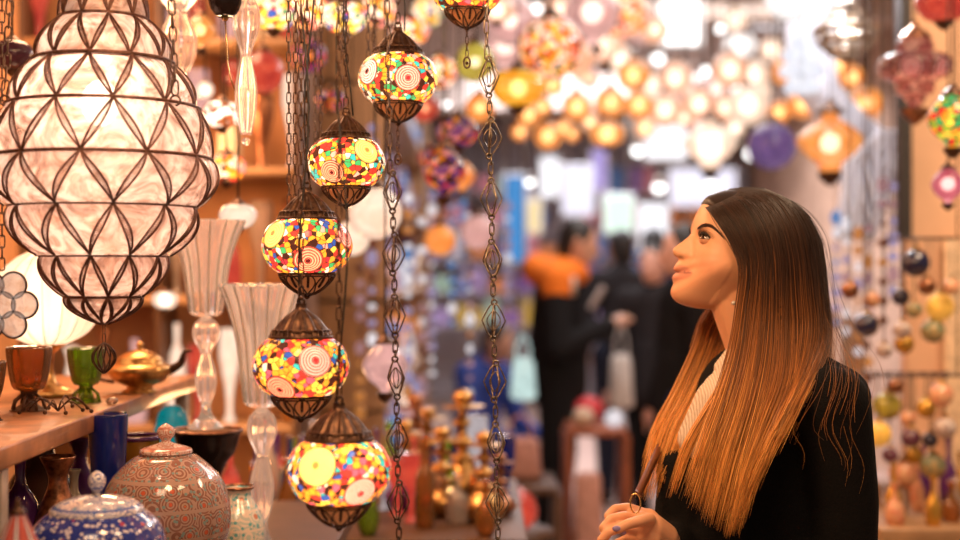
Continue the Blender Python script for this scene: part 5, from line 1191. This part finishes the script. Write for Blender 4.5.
# eyebrows laid on the brow ridge
def surf(px, py, sd=-1, lift=.0006):
    """point of the head surface that projects to the picture point (near side)"""
    a, c = pxh(px, py); best = None
    lo, hi = 0.0, PI/2*.98; phi0 = math.atan2(c, a); r0 = math.hypot(a, c)
    for i in range(90):
        lam = hi*i/90; p = head_point(phi0, lam); r = math.hypot(p.x, p.z)
        if best is None or abs(r-r0) < best[0]: best = (abs(r-r0), p)
    p = best[1]; return Vector((p.x, sd*abs(p.y), p.z)) + Vector((p.x, sd*abs(p.y), p.z)).normalized()*lift
for sd in (-1,1):
    b = MB(); br = [(695.5,228.5),(698,226.2),(702,225.3),(706,226.5),(710,229.8),(714,234.2),(717,237.6)]; R_ = random.Random(4)
    cc = [surf(x-2.2-4*i/6,y+1.2,sd) for i,(x,y) in enumerate(br)]
    cv = cromv(cc, 8); nv = len(cv)
    for k in range(330):
        i = R_.randint(0, nv-4); t = i/nv; w = .0036*(1-t)**.6*(1 if t > .1 else .7); p = cv[i]+Vector((0,0,1))*R_.uniform(-w,w)+Vector((1,0,0))*.0012; d = (cv[min(nv-1,i+4)]-cv[i]).normalized()
        b.tube([h2w(p), h2w(p+d*.0035+Vector((0,0,.0012))), h2w(p+d*.0075+Vector((-.0002,0,.0006)))], 0, 3, rads=[.00048,.00042,.0001])
    adopt(b.build('eyebrow', browm))
# ear and pearl
b = MB(); ecx = (738,284); e3 = surf(739, 283, -1, .002)
blob_caps = []
ear_pts = [(739,301),(743,298),(747,288),(748,278),(744,270),(738,268),(735,274)]
epts = [surf(x,y,-1,.006+.004*(i/6)) for i,(x,y) in enumerate(ear_pts)]
for i in range(6): blob_caps.append((h2w(epts[i]), .0052 if i < 1 else .0042, h2w(epts[i+1]), .0042))
blob_caps.append(('e', h2w(surf(741,284,-1,.003)), (.009,.006,.016)))
adopt(blob('ear', blob_caps, .0016, mat('ear_skin', (.78,.38,.25), .45, scale=60), None, 2))
pe = P(733.5,303,2.378); adopt(MB().ball(pe, .0042, 14, 10).build('pearl_earring', mat('pearl', (.85,.78,.70), .12, coat=1)))
# fingernails
lav = mat('lavender_nail', (.42,.34,.72), .12, coat=1)
for (x,y,Y,sx,sy) in ((616.5,528.5,2.176,4.4,3.0), (623.5,532.5,2.199,3,2), (621,559,2.152,3.4,2.6)):
    adopt(MB().ball(P(x,y,Y), 1, 14, 8, (sx*Y/F*1.0,.0028,sy*Y/F)).build('fingernail', lav))

# clothing
coatm = mat('black_wool', (.0085,.0080,.0085), .95, scale=260, bump=.25, spec=.15); knit = None
cc = [(P(762,408,2.46), .128, P(766,560,2.48), .150), (P(766,560,2.48), .15, PEL+Vector((0,0,-.05)), .165), (PEL+Vector((0,0,-.05)), .165, PEL+Vector((0,0,-.30)), .19),
      (P(780,392,2.46), .075, SHN, .066), (P(756,414,2.47), .075, SHF, .060), (SHN, .067, P(843,500,2.345), .062), (P(843,500,2.345), .062, ELN, .060), (ELN, .058, P(720,590,2.18), .044), (SHF, .060, ELF, .056), (ELF, .055, P(672,545,2.33), .042),
      (P(735,440,2.42), .080, P(720,560,2.40), .11), (P(678,468,2.40), .036, P(676,560,2.38), .045), (P(690,425,2.52), .05, P(680,470,2.44), .045), (P(800,430,2.47), .10, P(800,560,2.5), .10), (P(800,372,2.44), .050, P(838,398,2.36), .058), (P(775,366,2.47), .058, P(800,380,2.47), .062)]
adopt(blob('coat', cc, .007, coatm, None, 6))
lap = MB()   # lapels
def ribbon(pts, ws, th, m_, name, dirv=None, n=6):
    cv = cromv(pts, n); k = len(cv); b = MB(); vs = []; fs = []
    for i, p in enumerate(cv):
        d = (cv[min(k-1,i+1)]-cv[max(0,i-1)]).normalized(); sdv = d.cross(dirv or Vector((0,-1,0))).normalized(); w = ws[0]+(ws[1]-ws[0])*i/(k-1)
        nn = sdv.cross(d).normalized()
        for (a, bb) in ((-1,-1),(1,-1),(1,1),(-1,1)): vs.append(p+sdv*w*a+nn*th*bb)
    for i in range(k-1):
        for j in range(4): j2 = (j+1) % 4; fs.append((i*4+j, i*4+j2, (i+1)*4+j2, (i+1)*4+j))
    fs.append((0,1,2,3)); q = (k-1)*4; fs.append((q+3,q+2,q+1,q)); b.add(vs, fs); return b.build(name, m_, None)
t = NT('cream_knit'); co = t.obj(); wv = t.n('TexWave', {'Vector': co, 'Scale': 70, 'Distortion': 3, 'Detail': 2})
knit = t.done(t.n('BsdfPrincipled', {'Base Color': t.mixc(wv.outputs[0], (.60,.47,.36), (.82,.70,.58)), 'Roughness': .95, 'Normal': t.n('Bump', {'Height': wv.outputs[0], 'Strength': .4, 'Distance': .004}).outputs[0]}))
adopt(blob('sweater', [(P(742,364,2.44), .040, P(736,376,2.43), .045), (P(738,376,2.43), .036, P(730,392,2.42), .05), (P(736,392,2.43), .050, P(722,405,2.40), .052), (P(722,405,2.40), .052, P(700,440,2.40), .042)], .005, knit, None, 4))

# bag on a brown strap
leather = mat('brown_leather', (.23,.075,.03), .35, scale=50, coat=.2)
bagp = P(618, 700, 2.30); bg = thing('shoulder_bag', bagp, 'brown leather shoulder bag whose strap and ring the woman holds', 'bag')
ib = Matrix.Translation(-bagp)
def adb(o): o.parent = bg; o.matrix_parent_inverse = ib; return o
adb(ribbon([P(678,412,2.50), P(666,434,2.46), P(656,455,2.38), P(646,477,2.30), P(638,494,2.25)], (.0068,.0068), .0014, leather, 'strap'))
tt = MB(); rc = P(635.5,503.5,2.245); n = 28
tt.tube([rc+Vector((.0088*math.cos(2*PI*i/n)*1.0, .001*math.sin(2*PI*i/n), .0165*math.sin(2*PI*i/n))) for i in range(n)], .0014, 8, closed=True); adb(tt.build('ring', mat('gold_ring', (.9,.62,.25), .15, 1)))
adb(ribbon([P(634,513,2.262), P(630,540,2.262), P(626,600,2.27), P(620,680,2.29)], (.0085,.0085), .0014, leather, 'strap'))
adb(MB().box((bagp.x-.12,bagp.y-.045,bagp.z-.16), (bagp.x+.12,bagp.y+.045,bagp.z+.04), .02).build('bag_body', leather)); adb(MB().box((bagp.x-.122,bagp.y-.05,bagp.z-.06), (bagp.x+.122,bagp.y-.043,bagp.z+.045), .003).build('flap', leather))
# trousers and boots (below the frame)
adopt(blob('trousers', [(PEL+Vector((0,0,-.05)), .13, PEL+Vector((0,0,-.08)), .13)]+[x for k in (0,1) for x in ((PEL+Vector((0,(-.08,.08)[k],-.06)), .105, KN[k], .072), (KN[k], .070, AN[k], .05))], .011, denim, None, 3))
for k in (0,1): adopt(MB().ball(AN[k]+Vector((-.05,0,-.045)), 1, 18, 12, (.13,.046,.042)).tube([AN[k]+Vector((0,0,-.05)), AN[k]+Vector((0,0,.10))], .052, 14).build('boot', mat('black_leather', (.012,.01,.01), .3)))

# ---------------------------------------------------------------- hair
t = NT('ombre_hair'); at = t.n('Attribute', attribute_name='tone')
hairmat = t.done(t.n('BsdfPrincipled', {'Base Color': at.outputs['Color'], 'Roughness': .40, 'Specular IOR Level': .38, 'Anisotropic': .5, 'Sheen Weight': .1}))
def tone(s, v=0.0, seed=0.0):
    """brown roots growing golden towards the tips"""
    a = Vector((.014,.0055,.0032)); m1 = Vector((.055,.019,.007)); m2 = Vector((.34,.115,.022)); e = Vector((.90,.42,.10))
    s = s+v
    if s < .42: c = a.lerp(m1, max(0, s)/.42*.8)
    elif s < .72: c = a.lerp(m1, .8).lerp(m2, (s-.42)/.30)
    else: c = m2.lerp(e, min(1, (s-.72)/.26))
    return tuple(c*(1+seed))
def guide(g): return cromv([P(*q) for q in g], 8)
NEAR = [
 [(704,207,2.435),(711,212,2.395),(722,226,2.375),(735,245,2.365),(744,268,2.355),(742,300,2.35),(735,345,2.335),(722,390,2.30),(704,440,2.265),(686,497,2.245)],
 [(709,203,2.44),(722,206,2.395),(738,224,2.37),(750,248,2.357),(754,275,2.35),(751,310,2.345),(747,355,2.32),(737,400,2.28),(721,450,2.25),(703,518,2.235)],
 [(718,197,2.445),(738,201,2.395),(756,224,2.365),(766,254,2.352),(768,285,2.345),(768,325,2.335),(764,370,2.305),(755,415,2.265),(741,470,2.235),(726,540,2.22)],
 [(730,188.5,2.45),(757,198,2.40),(776,222,2.37),(785,254,2.355),(788,290,2.35),(790,330,2.335),(788,380,2.29),(770,430,2.25),(754,475,2.23),(737,535,2.22)],
 [(745,187,2.45),(776,196,2.41),(796,222,2.385),(805,255,2.375),(809,292,2.37),(812,335,2.355),(800,378,2.29),(784,418,2.245),(767,455,2.225),(748,500,2.22)],
 [(760,187.5,2.455),(792,203,2.43),(811,232,2.42),(818,262,2.415),(822,298,2.41),(824,335,2.39),(812,368,2.31),(796,402,2.25),(780,434,2.23),(762,470,2.22)]]
BACK = [NEAR[5],
 [(764,188,2.46),(798,206,2.46),(816,235,2.47),(822,265,2.47),(825,300,2.465),(828,332,2.43),(822,358,2.36),(810,382,2.29),(796,406,2.25),(780,434,2.235)],
 [(762,188,2.465),(797,207,2.49),(814,238,2.51),(820,270,2.52),(822,305,2.52),(825,340,2.51),(826,368,2.49),(822,400,2.52),(818,440,2.56),(814,480,2.58)]]
FAR = [
 [(703,204,2.47),(711,214,2.505),(722,232,2.525),(728,262,2.53),(722,292,2.53),(704,318,2.52),(694,350,2.50),(674,395,2.47),(655,434,2.43),(639,500,2.35)],
 [(709,198,2.465),(722,212,2.51),(734,240,2.53),(738,272,2.535),(732,302,2.53),(714,325,2.52),(704,355,2.50),(688,395,2.46),(670,432,2.42),(651,502,2.35)],
 [(720,193,2.46),(740,208,2.51),(752,240,2.535),(752,275,2.54),(745,308,2.53),(729,335,2.51),(719,362,2.49),(704,395,2.45),(687,430,2.40),(667,480,2.37)],
 [(735,188,2.46),(760,206,2.51),(770,240,2.535),(770,278,2.54),(762,310,2.53),(742,340,2.50),(727,368,2.47),(714,396,2.44),(699,428,2.395),(682,466,2.37)]]
LOCK = [
 [(709,203,2.44),(722,208,2.395),(738,230,2.372),(747,260,2.36),(748,295,2.352),(742,335,2.345),(728,372,2.335),(704,412,2.315),(684,448,2.30),(668,502,2.29)],
 [(709,203,2.44),(722,208,2.395),(738,230,2.372),(748,260,2.36),(750,295,2.352),(746,335,2.345),(733,374,2.332),(712,412,2.310),(692,448,2.295),(675,492,2.285)]]
HR = random.Random(17)
def bundle(mb, G, n, r, jit, cut=(.0,.12), depth=.012, toff=0.0, seg=34, umax=1.0, smooth_t=True, tshift=0.0):
    gs = [guide(g) for g in G]; L = len(gs[0])
    cols_ = mb.c if mb.c is not None else []; mb.c = cols_
    for k in range(n):
        u = HR.random()*umax*(len(gs)-1); i = min(int(u), len(gs)-2); f = u-i
        end = 1-HR.uniform(*cut)*(1 if HR.random() < .85 else 2.2); clump = HR.random()
        dj = HR.uniform(0, depth); ph = HR.uniform(0,6.28); am = HR.uniform(.2,1)*jit; fr = HR.uniform(2,5); stk = noise.noise(Vector((u*7.3, 3.1+len(G), 0)))+.6*noise.noise(Vector((u*23, 9.1, 0))); v = HR.uniform(-.05,.05)+tshift+.16*stk; br = HR.uniform(-.50,.55)+.5*stk
        off = Vector((HR.gauss(0,1), 0, HR.gauss(0,.3)))*jit
        pts = []; ts = []; ctr = round(u*9)/9
        for q in range(seg):
            t = end*q/(seg-1); x = t*(L-1); j = min(int(x), L-2); w = x-j
            uc = u+(ctr-u)*sm(t,.45,1)*.75 if len(gs) > 1 else u
            i = min(int(uc), len(gs)-2); f = uc-i
            p = gs[i][j].lerp(gs[i][j+1], w).lerp(gs[i+1][j].lerp(gs[i+1][j+1], w), f)
            a = sm(t,0,.25)
            p = p+off*(t**1.3)*1.2+Vector((math.sin(t*fr+ph), math.cos(t*fr*.8+ph)*.5, 0))*am*a*1.5+Vector((0,dj*a,0))
            pts.append(p); ts.append(t)
        k0 = len(mb.v); rr = r*HR.uniform(.7,1.25)
        mb.tube(pts, 0, 3, rads=[rr*(1-.65*sm(t,.75,1))*(.25+.75*sm(t,0,.06)) for t in ts])
        for q in range(seg):
            c = tone(ts[q]+toff*(1-ts[q]), v, br)
            cols_.extend([c]*3)
def sheet(mb, G, depth, shrink=.93, n=60):
    gs = [guide(g) for g in G]; L = len(gs[0]); m = (len(gs)-1)*6+1; k0 = len(mb.v); vs = []; fs = []
    if mb.c is None: mb.c = []
    for a in range(n+1):
        t = shrink*a/n; x = t*(L-1); j = min(int(x), L-2); w = x-j
        for b in range(m):
            u = b/(m-1)*(len(gs)-1); i = min(int(u), len(gs)-2); f = u-i
            vs.append(gs[i][j].lerp(gs[i][j+1], w).lerp(gs[i+1][j].lerp(gs[i+1][j+1], w), f)+Vector((0,depth,0))); mb.c.append(tone(t, -.06, -.35))
    for a in range(n):
        for b in range(m-1): q = a*m+b; fs.append((q, q+1, q+m+1, q+m))
    mb.add(vs, fs)
hb = MB(); hb.c = []
# scalp cap, from the hairline back
vs = []; fs = []; NP, NL = 200, 70; ok = []
hl = [(698.5,204),(706.5,211.5),(717,221),(727,233),(736,247),(743,262),(746,280),(748,300),(752,330)]
def behind(px, py):
    if py < hl[0][1]: return px > hl[0][0]+(hl[0][1]-py)*.4
    for (x0,y0),(x1,y1) in zip(hl, hl[1:]):
        if y0 <= py <= y1: return px > x0+(x1-x0)*(py-y0)/(y1-y0)
    return px > 752
for j in range(NL+1):
    lam = -PI/2+PI*j/NL
    for i in range(NP):
        phi = -PI+2*PI*i/NP; p0 = head_point(phi, lam); X = 722-(p0.x*math.cos(TILT)-p0.z*math.sin(TILT))/WS; Yp = 258-(p0.x*math.sin(TILT)+p0.z*math.cos(TILT))/WS
        if Yp < hl[0][1]: xh = hl[0][0]+(hl[0][1]-Yp)*.4
        else:
            xh = 752
            for (x0,y0),(x1,y1) in zip(hl, hl[1:]):
                if y0 <= Yp <= y1: xh = x0+(x1-x0)*(Yp-y0)/(y1-y0); break
        dxh = min(X-xh, 322-Yp); inside = dxh > -5; lift = -.005+.0095*sm(dxh,-3,9)
        p = p0+p0.normalized()*lift; vs.append(h2w(p)); ok.append(inside); hb.c.append(tone(.05+.2*sm(Yp,190,300), 0, -.25))
for j in range(NL):
    for i in range(NP):
        i2 = (i+1) % NP; f = (j*NP+i, (j+1)*NP+i, (j+1)*NP+i2, j*NP+i2)
        if any(ok[q] for q in f): fs.append(f)
hb.add(vs, fs)
sheet(hb, NEAR, .010, .80); sheet(hb, BACK, .012, .80); sheet(hb, FAR, .006, .82)
bundle(hb, NEAR, 2300, .00058, .0045, (.0,.22), .010)
bundle(hb, NEAR[:4], 500, .00055, .006, (.0,.10), .004)
bundle(hb, BACK, 700, .00060, .005, (.0,.2), .012)
bundle(hb, FAR, 1100, .00062, .004, (.0,.16), .012, tshift=.10)
bundle(hb, LOCK, 170, .00055, .003, (.0,.12), .006, tshift=.04)
# flyaways over the shoulder
FLY = [[(762,189,2.455),(795,205,2.43),(813,234,2.42),(820,270,2.415),(832,310,2.40),(846,335,2.37),(862,350,2.32),(876,375,2.29),(866,410,2.27),(850,440,2.26)],
       [(762,189,2.455),(795,205,2.43),(813,234,2.42),(819,270,2.415),(826,318,2.39),(836,352,2.34),(840,385,2.26),(826,430,2.24),(838,470,2.24),(832,500,2.24)],
       [(758,189,2.45),(790,202,2.43),(810,232,2.42),(817,268,2.415),(822,310,2.39),(826,350,2.34),(815,392,2.26),(800,430,2.235),(812,452,2.235),(806,480,2.235)]]
bundle(hb, FLY, 34, .00028, .020, (.0,.3), .004, tshift=-.02)
adopt(hb.build('hair', hairmat))
